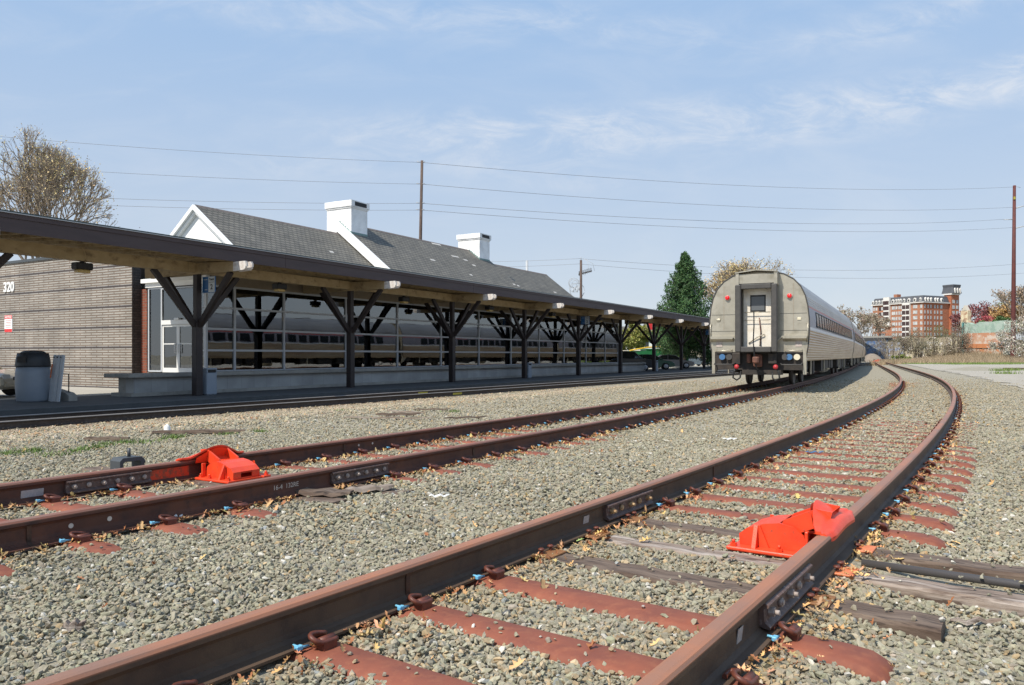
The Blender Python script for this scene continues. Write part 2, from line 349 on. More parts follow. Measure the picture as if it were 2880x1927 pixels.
# ------------------------------------------------------------ track paths
KS = np.array([-4, 0, 8, 16, 25, 40, 60, 100, 150, 400.])
def make_path(par, kk, s0, s1, ds=0.25, endturn=None):
    s = np.arange(s0, s1, ds); k = np.interp(s, KS, kk)
    if endturn: k = k + np.where(s > endturn, 0.012, 0)
    i0 = int(np.argmin(abs(s))); c = np.cumsum(k) * ds
    th = par[2] - (c - c[i0]); X = np.cumsum(np.sin(th)) * ds; Y = np.cumsum(np.cos(th)) * ds
    return s, X - X[i0] + par[0], Y - Y[i0] + par[1], th
KC = [.00401, .0041, .00428, .00443, .00408, .00207, .00008, -.00024, -.0002, -.00019]
KB = [.00387, .00386, .00353, .00241, .00146, .00099, .00053, .00019, .00014, .00014]
TC = make_path((.68146, 4.02773, .60072), KC, -9, 300, endturn=205)
TB = make_path((-2.91887, 6.10694, .55561), KB, -12, 190)
def zB(Y): return -0.055 * np.clip((np.asarray(Y, float) - 5) / 20, 0, 1)
def at(T, s, off=0.0):
    x = np.interp(s, T[0], T[1]); y = np.interp(s, T[0], T[2]); th = np.interp(s, T[0], T[3])
    return x + off * math.cos(th), y - off * math.sin(th), th
def near_s(T, X, Y):
    return float(T[0][int(np.argmin((T[1] - X) ** 2 + (T[2] - Y) ** 2))])
def latdist(T, X, Y):
    """signed lateral offset (right positive) for arrays"""
    X = np.asarray(X); Y = np.asarray(Y); out = np.empty(X.shape); 
    o = np.argsort(T[2]); Ys, Xs, Hs = T[2][o], T[1][o], T[3][o]
    y = Y.copy().astype(float)
    for _ in range(4):
        xc = np.interp(y, Ys, Xs); h = np.interp(y, Ys, Hs)
        y = y + ((X - xc) * np.sin(h) + (Y - y) * np.cos(h)) * np.cos(h) * 0.9
    xc = np.interp(y, Ys, Xs); h = np.interp(y, Ys, Hs)
    return (X - xc) * np.cos(h) - (Y - y) * np.sin(h)
def uA(X, Y): return (np.asarray(X) + 21.56 - .637 * np.asarray(Y)) / 1.1857
def sst(x, a, b):
    t = np.clip((np.asarray(x, float) - a) / (b - a), 0, 1); return t * t * (3 - 2 * t)
ZA = CZ - 1.42 - 0.181 - 0.012
def ground(X, Y):
    u = uA(X, Y); zb = zB(Y)
    z = ZA + (zb - ZA) * sst(u, 0.4, 7.0); z = z + (0 - zb) * sst(u, 13, 15.5)
    lcg = (np.asarray(X) - np.interp(np.asarray(Y, float), TC[2][:240], TC[1][:240])) * .83
    z = z - .045 * sst(lcg, .95, 1.3) * (1 - sst(Y, 8, 11)) * sst(Y, -3, -1)
    u2 = np.asarray(X) - 0.47 * np.asarray(Y)
    z = z + 2.6 * sst(Y, 112, 190) * sst(u2, 6, 22)
    return z - 0.012
# ------------------------------------------------------------ ground sheets
m_ground = M('ballast_bed', (0.32, 0.29, 0.218), (0.235, 0.212, 0.16), scale=22, rough=0.95, c3=(0.40, 0.36, 0.275), s3=30, t3=(0.5, 0.62), bump=0.02, bscale=26)
def patch(name, xs, ys, mat, dz=0.0, kind='structure', zf=ground):
    XX, YY = np.meshgrid(xs, ys, indexing='ij'); ZZ = zf(XX, YY) + dz
    v = np.stack([XX.ravel(), YY.ravel(), ZZ.ravel()], 1); n, m = len(xs), len(ys)
    i, j = np.meshgrid(np.arange(n-1), np.arange(m-1), indexing='ij'); b = (i*m + j).ravel()
    f = np.stack([b, b+m, b+m+1, b+1], 1)
    o = mesh_np(name, v, f.ravel(), 4, mat, smooth=True); o['kind'] = kind; return o
xs = np.concatenate([[-4000, -1500, -600, -250, -120, -80], np.arange(-60, -3, 1.5), np.arange(-3, 12, .3), np.arange(12, 60, 1.5), np.arange(60, 180, 6), [200, 300, 600, 1500, 4000]])
ys = np.concatenate([[-300, -60, -20, -8], np.arange(-4, 12, .4), np.arange(12, 60, 1.0), np.arange(60, 260, 5), [280, 400, 800, 2000, 5000]])
patch('ground', xs, ys, m_ground)
# pale gravel lot to the right of the right-hand track, then weedy field
def strip(name, T, s0, s1, o0, o1, mat, dz, n=60, zfun=None):
    vs = []; fs = []
    for i in range(n + 1):
        s = s0 + (s1 - s0) * i / n
        for k in range(7):
            a0 = o0(s) if callable(o0) else o0; a1 = o1(s) if callable(o1) else o1
            x, y, th = at(T, s, a0 + (a1 - a0) * k / 6); vs.append((x, y, float(ground(x, y)) + dz))
    for i in range(n):
        for k in range(6): fs.append((i*7+k, (i+1)*7+k, (i+1)*7+k+1, i*7+k+1))
    o = MB().add(vs, fs, True).build(name, mat); o['kind'] = 'structure'; return o
m_lot = M('pale_gravel', (0.40, 0.365, 0.305), (0.32, 0.29, 0.24), scale=1.3, rough=0.95, c3=(0.48, 0.445, 0.385), s3=14, t3=(0.5, 0.7), bump=0.02, bscale=30)
strip('gravel_lot', TC, 20, 170, lambda s: 3.1 + 0.25 * math.sin(s * 1.3) + 0.2 * math.sin(s * 3.1), lambda s: 60, m_lot, 0.02, 120)
m_field = M('weedy_field', (0.24, 0.18, 0.105), (0.17, 0.13, 0.075), scale=0.35, rough=0.95, c3=(0.085, 0.13, 0.03), s3=0.16, t3=(0.52, 0.6), bump=0.05, bscale=4)
def fieldz(X, Y): return ground(X, Y)
fx = np.concatenate([np.arange(30, 200, 4), [260, 500, 2000]]); fy = np.concatenate([np.arange(0, 1, 1), []])
vs = []; fs = []; NU, NV = 50, 30
for i in range(NU + 1):
    for j in range(NV + 1):
        u = i / NU; v = j / NV
        x = 55 + 190 * u; y0 = 118 - 22 * u + 3 * math.sin(u * 19) ; y = y0 + (330 - y0) * v ** 1.3
        if u == 0: x = 62 
        vs.append((x + (y - 100) * 0.43, y, float(ground(x + (y - 100) * 0.43, y)) + 0.03))
for i in range(NU):
    for j in range(NV): fs.append((i*(NV+1)+j, (i+1)*(NV+1)+j, (i+1)*(NV+1)+j+1, i*(NV+1)+j+1))
fo = MB().add(vs, fs, True).build('field', m_field); fo['kind'] = 'structure'
ZP = CZ - 1.35
def lineX(c, Y): return c + .5767 * Y
def slab(name, poly, z0, z1, mat):
    o = MB().prism(poly, 'z', z0, z1).build(name, mat); o['kind'] = 'structure'; return o
pe = lambda Y: -24.42 + .637 * Y
slab('platform', [(pe(-12), -12), (pe(150), 150), (lineX(-28.96, 150), 150), (lineX(-28.96, -12), -12)], ZP - 0.6, ZP, m_asph)
m_pave = M('pale_pavement', (0.42, 0.40, 0.35), (0.36, 0.34, 0.30), scale=0.6, rough=0.9, bump=0.002, bscale=60)
slab('pavement', [(lineX(-28.96, -12), -12), (lineX(-28.96, 150), 150), (lineX(-28.96, 150) - 130, 210), (-150, 60), (-60, -12)], ZP - 0.6, ZP - 0.004, m_pave)

# ------------------------------------------------------------ rails
HP = [(-.076, 0), (.076, 0), (.076, .011), (.030, .022), (.012, .034), (.0087, .055), (.0087, .118), (.016, .134), (.038, .143), (.038, .165), (.030, .177), (.014, .181),
      (-.014, .181), (-.030, .177), (-.038, .165), (-.038, .143), (-.016, .134), (-.0087, .118), (-.0087, .055), (-.012, .034), (-.030, .022), (-.076, .011)]
def railmat(name, side1, side2, side3, top1, top2, rough=0.42):
    m = M(name, side1, side2, scale=3.2, rough=0.62, c3=side3, s3=9, t3=(0.48, 0.72), bump=0.0008, bscale=140)
    N, L = m.node_tree.nodes, m.node_tree.links; b = N['Principled BSDF']
    # the worn running surface and its edge are a different, browner steel than the web
    src = b.inputs['Base Color'].links[0].from_socket
    tc = N.new('ShaderNodeTexCoord'); sp = N.new('ShaderNodeSeparateXYZ'); L.new(tc.outputs['UV'], sp.inputs[0])
    r = N.new('ShaderNodeMapRange'); r.inputs['From Min'].default_value = .158; r.inputs['From Max'].default_value = .166; L.new(sp.outputs[1], r.inputs['Value'])
    mp = N.new('ShaderNodeMapping'); mp.inputs['Scale'].default_value = (1, 1.2, 1); L.new(tc.outputs['UV'], mp.inputs[0])
    n = N.new('ShaderNodeTexNoise'); n.inputs['Scale'].default_value = 1.4; n.inputs['Detail'].default_value = 10; n.inputs['Roughness'].default_value = .7; L.new(mp.outputs[0], n.inputs['Vector'])
    m2 = N.new('ShaderNodeMapping'); m2.inputs['Scale'].default_value = (1.5, 120, 90); L.new(tc.outputs['UV'], m2.inputs[0])
    n2 = N.new('ShaderNodeTexNoise'); n2.inputs['Scale'].default_value = 1.0; n2.inputs['Detail'].default_value = 4; L.new(m2.outputs[0], n2.inputs['Vector'])
    ad = N.new('ShaderNodeMath'); ad.operation = 'ADD'; L.new(n.outputs['Fac'], ad.inputs[0]); L.new(n2.outputs['Fac'], ad.inputs[1])
    rr = N.new('ShaderNodeMapRange'); rr.inputs['From Min'].default_value = .8; rr.inputs['From Max'].default_value = 1.2; L.new(ad.outputs[0], rr.inputs['Value'])
    mt = N.new('ShaderNodeMix'); mt.data_type = 'RGBA'; L.new(rr.outputs[0], mt.inputs[0]); mt.inputs[6].default_value = (*top1, 1); mt.inputs[7].default_value = (*top2, 1)
    mx = N.new('ShaderNodeMix'); mx.data_type = 'RGBA'; L.new(r.outputs[0], mx.inputs[0]); L.new(src, mx.inputs[6]); L.new(mt.outputs[2], mx.inputs[7])
    L.new(mx.outputs[2], b.inputs['Base Color'])
    ro = N.new('ShaderNodeMapRange'); ro.inputs['To Min'].default_value = .65; ro.inputs['To Max'].default_value = rough; L.new(r.outputs[0], ro.inputs['Value']); L.new(ro.outputs[0], b.inputs['Roughness'])
    me_ = N.new('ShaderNodeMath'); me_.operation = 'MULTIPLY'; L.new(r.outputs[0], me_.inputs[0]); me_.inputs[1].default_value = .12; L.new(me_.outputs[0], b.inputs['Metallic'])
    return m
m_railC = railmat('right_track_rail_steel', (0.105, 0.066, 0.040), (0.075, 0.046, 0.030), (0.055, 0.036, 0.026), (0.27, 0.150, 0.105), (0.40, 0.165, 0.085), .5)
m_railB = railmat('middle_track_rail_steel', (0.125, 0.044, 0.024), (0.080, 0.032, 0.021), (0.045, 0.022, 0.018), (0.28, 0.098, 0.055), (0.24, 0.13, 0.095), .5)
m_railA = railmat('platform_track_rail_steel', (0.050, 0.034, 0.026), (0.032, 0.024, 0.020), (0.060, 0.050, 0.045), (0.30, 0.28, 0.26), (0.22, 0.20, 0.19))
def rail(name, frames, ss, mat, label, parts_hide=None):
    mb = MB(); mb.sweep(HP, frames, True, False)
    o = mb.build(name, mat, fix=False)
    me = o.data; uv = me.uv_layers.new(name='UVMap'); n = len(HP)
    li = np.empty(len(me.loops), dtype=np.int32); me.loops.foreach_get('vertex_index', li)
    hp = np.array([p[1] for p in HP]); sa = np.array(ss)
    u = np.stack([sa[li // n], hp[li % n]], 1).astype(np.float32); uv.data.foreach_set('uv', u.ravel())
    me.polygons.foreach_set('use_smooth', np.zeros(len(me.polygons), dtype=bool))
    tag(o, label, 'rail', 'rails of the three tracks'); return o
def rail_on(T, off, s0, s1, zf, mat, label, ds=0.5):
    fr = []; ss = np.arange(s0, s1, ds)
    for s in ss:
        x, y, th = at(T, s, off); fr.append((Vector((x, y, zf(y))), Vector((math.cos(th), -math.sin(th), 0)), Vector((0, 0, 1))))
    return rail('rail', fr, ss, mat, label)
zC0 = lambda y: 0.019
zB0 = lambda y: 0.019 + float(zB(y))
rCL = rail_on(TC, -.753, -5.2, 294, zC0, m_railC, 'left rail of the right-hand curving track, running from the bottom left corner')
rCR = rail_on(TC, .753, -5.2, 294, zC0, m_railC, 'right rail of the right-hand curving track, with an orange derail clamped on its head')
rBL = rail_on(TB, -.753, -8, 186, zB0, m_railB, 'far rust brown rail of the middle track, the one under the other orange derail')
rBR = rail_on(TB, .753, -8, 186, zB0, m_railB, 'near rust brown rail of the middle track leading under the passenger train')
def railA(u, label):
    fr = []; ss = np.arange(-2, 260, 2.0); d = Vector((.637, 1, 0)).normalized(); n = Vector((d.y, -d.x, 0))
    for s in ss:
        p = Vector((-21.56, 0, 0)) + n * u + d * s; p.z = CZ - 1.42 - .181; fr.append((p, n, Vector((0, 0, 1))))
    return rail('rail', fr, ss, m_railA, label)
rAN = railA(0.0, 'dark rail nearest the gravel of the straight track beside the platform')
rAF = railA(-1.51, 'dark rail against the platform edge of the straight platform track')
MA = Matrix.Identity(4)
def fr_at(T, s, off, z=0.0):
    x, y, th = at(T, s, off); return Vector((x, y, z)), Vector((math.sin(th), math.cos(th), 0)), Vector((math.cos(th), -math.sin(th), 0))
def joint(T, off, s0, s1, side, zf, parent, nb=6, bolts=None, mat=None, bm=None, wrap=False):
    """splice bar on one face of a rail with its bolts as sub-parts"""
    mb = MB(); fr = []
    prof = [(.0087, .040), (.020, .036), (.056, .030), (.058, .040), (.034, .058), (.030, .112), (.052, .120), (.052, .130), (.028, .141), (.0087, .139)]
    prof = [(p[0] * side, p[1]) for p in prof]
    for i in range(7):
        s = s0 + (s1 - s0) * i / 6; o, t, n = fr_at(T, s, off); o.z = zf(o.y); fr.append((o, n, Vector((0, 0, 1))))
    mb.sweep(prof, fr); j = mb.build('joint_bar', mat or m_jbar, parent)
    for i in range(nb):
        s = s0 + (s1 - s0) * (i + .5) / nb; o, t, n = fr_at(T, s, off); z = zf(o.y)
        big = (i % 2 == 0)
        c = o + n * side * .040; c.z = z + .085
        b = MB(); 
        if big: b.tube([c - n*side*.01, c + n*side*.016], .021, 6, True, False); b.tube([c + n*side*.014, c + n*side*.036], .011, 8)
        else: b.tube([c - n*side*.01, c + n*side*.008], .020, 10); b.tube([c + n*side*.006, c + n*side*.014], .013, 8)
        b.build('bolt', bm or m_bolt, j)
    return j
sR = lambda T, S, z, off: near_s(T, *(G(S[0], S[1], z)[:2]))
joint(TC, -.753, near_s(TC, *G(1738, 1452, .1)[:2]), near_s(TC, *G(1880, 1395, .1)[:2]), 1, zC0, rCL, 5, mat=m_jbar, bm=m_boltpale)
joint(TC, .753, near_s(TC, *G(2148, 1755, .1)[:2]) , near_s(TC, *G(2300, 1575, .17)[:2]), 1, zC0, rCR, 5)
joint(TB, .753, near_s(TB, *G(935, 1345, .1)[:2]), near_s(TB, *G(1115, 1312, .1)[:2]), 1, zB0, rBR, 6)
joint(TB, -.753, near_s(TB, *G(135, 1372, .1)[:2]), near_s(TB, *G(415, 1335, .1)[:2]), 1, zB0, rBL, 6)
# weld collars, tags and paint marks that belong to a rail
def collar(T, off, s, zf, parent, mat):
    o, t, n = fr_at(T, s, off); o.z = zf(o.y); mb = MB()
    prof = [(x * (1.12 if abs(x) > .01 else 1.9), z if z > .02 else z) for x, z in HP if z < .146]
    h = [p for p in prof]; mb.sweep([(x, z + (.0015 if z > .1 else 0)) for x, z in h], [(o - t * .014, n, Vector((0, 0, 1))), (o + t * .014, n, Vector((0, 0, 1)))])
    return mb.build('weld_collar', mat, parent)
for T, off, zf, par, mat, lst in ((TC, -.753, zC0, rCL, m_railside, [(1165, 1640), (2010, 1335)]), (TB, .753, zB0, rBR, m_railside, [(100, 1495), (1322, 1268)]), (TB, -.753, zB0, rBL, m_railside, [(958, 1262)])):
    for q in lst: collar(T, off, near_s(T, *G(q[0], q[1], .08)[:2]) + 0.0, zf, par, mat)
m_tag = M('bare_metal_tag', (0.50, 0.51, 0.52), (0.38, 0.38, 0.40), scale=60, rough=0.5, metal=0.4)
def rail_tag(T, off, S, w, h, zc, zf, parent, name='tag_plate', mat=None, side=1, lean=0.0):
    s = near_s(T, *G(S[0], S[1], .1)[:2]); o, t, n = fr_at(T, s, off); c = o + n * side * (.0115 + lean); c.z = zf(o.y) + zc
    mb = MB(); mb.obox(c, t, Vector((0, 0, 1)) + n * 0.12, n, w / 2, h / 2, .0015); return mb.build(name, mat or m_tag, parent)
rail_tag(TC, .753, (2073, 1805), .060, .062, .078, zC0, rCR)
rail_tag(TC, -.753, (1655, 1470), .075, .050, .080, zC0, rCL)
rail_tag(TB, -.753, (85, 1385), .17, .070, .070, zB0, rBL)
m_chalk = M('rail_marking_paint', (0.62, 0.55, 0.48), rough=0.8)
o_, t_, n_ = fr_at(TB, near_s(TB, *G(820, 1360, .1)[:2]), .753); 
text('lettering', '16-4  132RE', .055, m_chalk, rBR, o_ + n_ * .0105 + Vector((0, 0, zB0(o_.y) + .086)), t_, (0, 0, 1), .0006)
for q in ((200, 1462), (263, 1450)):
    s = near_s(TB, *G(q[0], q[1], .1)[:2]); o, t, n = fr_at(TB, s, .753); c = o + n * .010; c.z = zB0(o.y) + .085
    MB().tube([c, c + n * .003], .016, 14).build('bolt_hole_ring', m_chalk, rBR)
for q in ((998, 1252), (1021, 1248)):
    s = near_s(TB, *G(q[0], q[1], .1)[:2]); o, t, n = fr_at(TB, s, -.753); c = o + n * .010; c.z = zB0(o.y) + .09
    MB().tube([c, c + n * .003], .014, 10).build('bolt_hole_ring', m_chalk, rBL)
m_yel = M('yellow_paint_mark', (0.42, 0.36, 0.05), rough=0.6)
for q, u, par in (((1211, 1105.5), -1.51, rAF), ((1325, 1108), 0.0, rAN)):
    z = CZ - 1.42 - .09; d = Vector((.637, 1, 0)).normalized(); n = Vector((d.y, -d.x, 0))
    p = G(q[0], q[1], z); uu = uA(p.x, p.y); c = p - n * (uu - u) + n * .0105; MB().obox(c, d, (0, 0, 1), n, .30, .045, .0012).build('paint_mark', m_yel, par)

# ------------------------------------------------------------ ties with their clips
def steel_tie_mesh():
    mb = MB(); W = .098; prof = [(-W - .03, -.07), (-W, -.012), (-W + .02, 0), (W - .02, 0), (W, -.012), (W + .03, -.07)]
    fr = []
    for x, dz in ((-1.27, -.085), (-1.24, -.04), (-1.18, -.010), (-1.08, 0), (0, 0), (1.08, 0), (1.18, -.010), (1.24, -.04), (1.27, -.085)):
        fr.append((Vector((x, 0, dz)), Vector((0, 1, 0)), Vector((0, 0, 1))))
    mb.sweep(prof, fr, True, True); o = mb.build('steel_tie', m_tie); return o
def clip_mesh(sg, parent, z=0.0):
    """elastic rail clip: a bent spring rod over a welded lug; sg=+1 sits on the right side of a rail"""
    mb = MB(); r = .0105
    pts = [(.150, .050, .030), (.150, .015, .030), (.150, -.030, .034), (.140, -.055, .048), (.118, -.058, .058), (.098, -.038, .060), (.088, 0, .052), (.090, .030, .044), (.078, .050, .036), (.056, .052, .029), (.050, .030, .026), (.052, .0, .026)]
    dn = []
    P0 = [Vector((p[0] * sg, p[1], p[2] + z)) for p in pts]
    for i in range(len(P0) - 1):
        for k in range(2):
            a = P0[max(i-1, 0)]; b = P0[i]; c = P0[i+1]; d = P0[min(i+2, len(P0)-1)]; t = k / 2
            dn.append(.5 * ((2*b) + (-a + c)*t + (2*a - 5*b + 4*c - d)*t*t + (-a + 3*b - 3*c + d)*t**3))
    dn.append(P0[-1]); mb.tube(dn, r, 8)
    o = mb.build('rail_clip', m_clip, parent)
    lg = MB(); lg.tube([(.134*sg, -.03, .030 + z), (.134*sg, .045, .030 + z)], .020, 10); lg.box(sg*.108, sg*.160, -.026, .042, z, .030 + z); lg.build('clip_lug', m_clip, o)
    return o
def insul_mesh(sg, parent, z=0.0):
    mb = MB(); mb.tube([(sg*.060, -.095, .026 + z), (sg*.086, -.098, .026 + z), (sg*.094, -.085, .022 + z), (sg*.093, -.045, .016 + z)], .0055, 6)
    mb.box(sg*.080, sg*.100, -.110, -.078, .012 + z, .030 + z, .003); return mb.build('insulator', m_blue, parent)
def tie_full():
    t = steel_tie_mesh()
    for off in (-.753, .753):
        for sg in (-1, 1):
            c = clip_mesh(sg, t); c.location = (off, 0, .0); 
            i = insul_mesh(sg, t); i.location = (off, 0, 0)
    return t
def tie_half():
    t = steel_tie_mesh(); t.data.transform(Matrix.Translation((0, 0, -.034)))
    for off in (-.753, .753):
        c = clip_mesh(1, t); c.location = (off, 0, 0); i = insul_mesh(1, t); i.location = (off, 0, 0)
    return t
ORD = lambda n: str(n) + ('th' if 10 <= n % 100 <= 20 else {1: 'st', 2: 'nd', 3: 'rd'}.get(n % 10, 'th'))
tf = tie_full(); th_ = tie_half()
used = {'f': False, 'h': False, 'b': False}
SP = .583; S0C = -1.62
wood_idx = {3: 'short', 4: 'long', 5: 'long'}
def place(proto, key, T, s, zf, label, group, parts=True, jitter=0.0):
    if not used[key]: o = proto; used[key] = True
    else: o = copy_tree(proto) 
    x, y, h = at(T, s, 0); o.location = (x, y, zf(y) - .001 + jitter); o.rotation_euler = (0, 0, -h)
    tag(o, label, 'tie', group)
    return o
tiesC = []; tiesB = []
nC = 0
for i in range(-6, 62):
    s = S0C + SP * i
    if i in wood_idx: continue
    x, y, h = at(TC, s)
    if y < .9: continue
    nC += 1
    if i < 0: lab = 'rust red steel tie under the right-hand track, ' + ORD(3 - i) + ' in front of the weathered timber ties'
    elif i < 3: lab = 'rust red steel tie under the right-hand track, ' + ORD(3 - i) + ' in front of the weathered timber ties'
    else: lab = 'rust red steel tie under the right-hand track, ' + ORD(i - 5) + ' beyond the weathered timber ties'
    k = 'f' if i < 24 else 'h'
    o = place({'f': tf, 'h': th_}[k], k, TC, s, zC0, lab, 'steel ties of the right-hand track', jitter=-.0016 * max(0, i - 10) if k == 'f' else 0); tiesC.append((s, x, y))
    if i > 8 and rnd.random() < .25:
        for ch in list(o.children):
            if ch.name.startswith('insulator') and rnd.random() < .5: bpy.data.objects.remove(ch)
S0B = near_s(TB, *G(262, 1520, 0.02)[:2])
for i in range(-8, 50):
    s = S0B + .60 * i
    x, y, h = at(TB, s)
    if y < 1.0: continue
    if i in (3, 4): continue          # timber ties carry the derail there
    if i < 3: lab = 'rust red steel tie under the middle track, ' + ORD(3 - i) + ' on the near side of its derail'
    else: lab = 'rust red steel tie under the middle track, ' + ORD(i - 4) + ' from the derail towards the train'
    k = 'f' if i < 14 else 'h'
    place({'f': tf, 'h': th_}[k], k, TB, s, zB0, lab, 'steel ties of the middle track', jitter=0); tiesB.append((s, x, y))
# timber ties
def wood_tie(T, s, x0, x1, w, h, label, mat, zf, top=0.0, yaw=0.0):
    mb = MB(); n = 26; fr = []
    for i in range(n + 1):
        x = x0 + (x1 - x0) * i / n; fr.append((Vector((x, .006 * math.sin(i * 1.7 + s), .004 * math.sin(i * 2.3 + s * 3))), Vector((0, 1, 0)), Vector((0, 0, 1))))
    W = w / 2; mb.sweep([(-W, -h), (-W, -.018), (-W + .012, -.002), (-W * .3, 0), (W * .4, -.003), (W - .014, -.001), (W, -.02), (W, -h)], fr)
    o = mb.build('timber_tie', mat); x, y, hd = at(T, s); o.location = (x, y, zf(y) - .004 + top); o.rotation_euler = (0, 0, -hd + yaw)
    return tag(o, label, 'tie', 'weathered timber ties')
sW = [S0C + SP * k for k in (3, 4, 5)]
w0 = wood_tie(TC, sW[0], -1.25, 1.38, .20, .16, 'short grey-brown timber tie in front of the right-hand derail, with a sawn end', m_wood, zC0)
w1 = wood_tie(TC, sW[1], -.55, 3.6, .17, .17, 'bleached timber tie under the front edge of the right-hand derail, reaching out of frame', m_woodpale, zC0)
w2 = wood_tie(TC, sW[2], -.9, 3.6, .18, .17, 'brown timber tie behind the steel rod at the right-hand derail, reaching out of frame', m_wood, zC0)
def plate(T, s, off, parent, mat, w=.19, l=.34, zf=zC0, spike=True):
    inv = parent.matrix_basis.inverted()
    mb = MB(); mb.box(off - l/2, off + l/2, -w/2, w/2, -.002, .010, .004)
    o = mb.build('tie_plate', mat, parent)
    for sg in (-1, 1):
        for yy in (-.05, .05):
            b = MB(); b.tube([(off + sg*.086, yy, .005), (off + sg*.086, yy, .030)], .008, 6); b.lathe([(.008, .028), (.019, .032), (.020, .038), (.012, .044)], (off + sg*.082, yy, 0), 10)
            b.build('spike', m_clip, o)
    return o
for wt, mL, mR in ((w0, m_plate, m_plate), (w1, m_plate, m_plateor), (w2, m_plate, m_plateor)):
    plate(TC, 0, -.753, wt, mL); plate(TC, 0, .753, wt, mR, w=.17)
x, y, hd = at(TC, (sW[1] + sW[2]) / 2)
rod = MB().tube([(.9, 0, 0), (3.7, 0, 0)], .022, 10).build('operating_rod', M('rod_dark_steel', (0.07, 0.065, 0.065), rough=0.5)); rod.location = (x, y, .005); rod.rotation_euler = (0, 0, -hd)
tag(rod, 'dark steel operating rod lying between the two long timber ties', 'rod')
wb1 = wood_tie(TB, S0B + .60 * 3.1, -2.3, 1.25, .23, .16, 'dark timber tie across the middle track at the near edge of its derail', m_wood, zB0)
wb2 = wood_tie(TB, S0B + .60 * 4.1, -2.0, 1.45, .23, .16, 'dark timber tie across the middle track at the far edge of its derail', m_wood, zB0)
# short spiked timber ties under the platform track: their ends show beside its near rail
for i in range(48):
    s = 9 + i * .56; d = Vector((.637, 1, 0)).normalized(); n = Vector((d.y, -d.x, 0))
    p = Vector((-21.56, 0, 0)) + d * s; p.z = CZ - 1.42 - .181 - .008
    if i == 0:
        mb = MB(); mb.box(-2.05, .55, -.11, .11, -.16, 0, .01); tA = mb.build('timber_tie', M('platform_tie_wood', (0.17, 0.12, 0.085), (0.30, 0.22, 0.15), scale=12, rough=.9, stretch=(.2, 1, 1)))
        b = MB(); b.lathe([(.011, 0), (.012, .03), (.022, .034), (.02, .045), (.01, .048)], (.088, .05, 0), 8); b.build('spike', m_blackm, tA)
        b = MB(); b.lathe([(.011, 0), (.012, .03), (.022, .034), (.02, .045), (.01, .048)], (.088, -.05, 0), 8); b.build('spike', m_blackm, tA); o = tA
    else: o = copy_tree(tA)
    o.location = p; o.rotation_euler = (0, 0, -math.atan(.637))
    tag(o, 'timber tie end beside the near rail of the platform track, ' + ORD(i + 1) + ' from the left edge', 'tie', 'timber ties of the platform track')

# ------------------------------------------------------------ loose ballast stones (nobody could count them)
def stone_templates(n=14, seed=5):
    g = np.random.default_rng(seed); ph = (1 + 5 ** .5) / 2
    V = np.array([(-1,ph,0),(1,ph,0),(-1,-ph,0),(1,-ph,0),(0,-1,ph),(0,1,ph),(0,-1,-ph),(0,1,-ph),(ph,0,-1),(ph,0,1),(-ph,0,-1),(-ph,0,1)]) / 1.9
    Fc = np.array([(0,11,5),(0,5,1),(0,1,7),(0,7,10),(0,10,11),(1,5,9),(5,11,4),(11,10,2),(10,7,6),(7,1,8),(3,9,4),(3,4,2),(3,2,6),(3,6,8),(3,8,9),(4,9,5),(2,4,11),(6,2,10),(8,6,7),(9,8,1)])
    out = []
    for _ in range(n):
        v = V.copy(); d = g.normal(size=3); d /= np.linalg.norm(d)
        for _k in range(4):                      # chop facets off for angular crushed rock
            d = g.normal(size=3); d /= np.linalg.norm(d); t = g.uniform(.30, .62)
            q = v @ d; m = q > t; v[m] -= np.outer(q[m] - t, d)
        v = v * (1 + g.normal(size=(12, 1)) * .10) * np.array([1, g.uniform(.5, .85), g.uniform(.34, .66)])
        out.append(v)
    return np.array(out), Fc
TPL, TFC = stone_templates()
def scatter_stones(name, X, Y, Z, size, cols, mat, label=None):
    n = len(X); t = nr.integers(0, len(TPL), n); v = TPL[t].copy()                    # n,12,3
    a = nr.uniform(0, 2*math.pi, n); tx = nr.normal(0, .45, n); ty = nr.normal(0, .45, n)
    ca, sa = np.cos(a), np.sin(a)
    x = v[:, :, 0]; y = v[:, :, 1]; z = v[:, :, 2]
    y2 = y * np.cos(tx)[:, None] - z * np.sin(tx)[:, None]; z2 = y * np.sin(tx)[:, None] + z * np.cos(tx)[:, None]
    x2 = x * np.cos(ty)[:, None] + z2 * np.sin(ty)[:, None]; z3 = -x * np.sin(ty)[:, None] + z2 * np.cos(ty)[:, None]
    x3 = x2 * ca[:, None] - y2 * sa[:, None]; y3 = x2 * sa[:, None] + y2 * ca[:, None]
    V = np.stack([x3 * size[:, None] + X[:, None], y3 * size[:, None] + Y[:, None], z3 * size[:, None] + Z[:, None]], 2).reshape(-1, 3)
    Fx = (TFC[None] + (np.arange(n) * 12)[:, None, None]).reshape(-1)
    C = np.repeat(np.concatenate([cols, np.ones((n, 1))], 1), 12, axis=0)
    return mesh_np(name, V, Fx, 3, mat, cols=C)
def ballast_cols(n, tan=0.10):
    base = np.array([.358, .325, .243]) * nr.uniform(.76, 1.17, (n, 1)) * (1 + nr.normal(0, .022, (n, 3)))
    r = nr.random(n)
    m = r < tan; base[m] = np.array([.46, .34, .20]) * nr.uniform(.7, 1.25, (m.sum(), 1))
    m = (r > .955) & (r < .985); base[m] = np.array([.62, .58, .52]) * nr.uniform(.8, 1.15, (m.sum(), 1))
    m = r > .985; base[m] = np.array([.12, .12, .12])
    m = (r > .94) & (r < .955); base[m] = np.array([.30, .31, .30]) * nr.uniform(.8, 1.2, (m.sum(), 1))
    return base
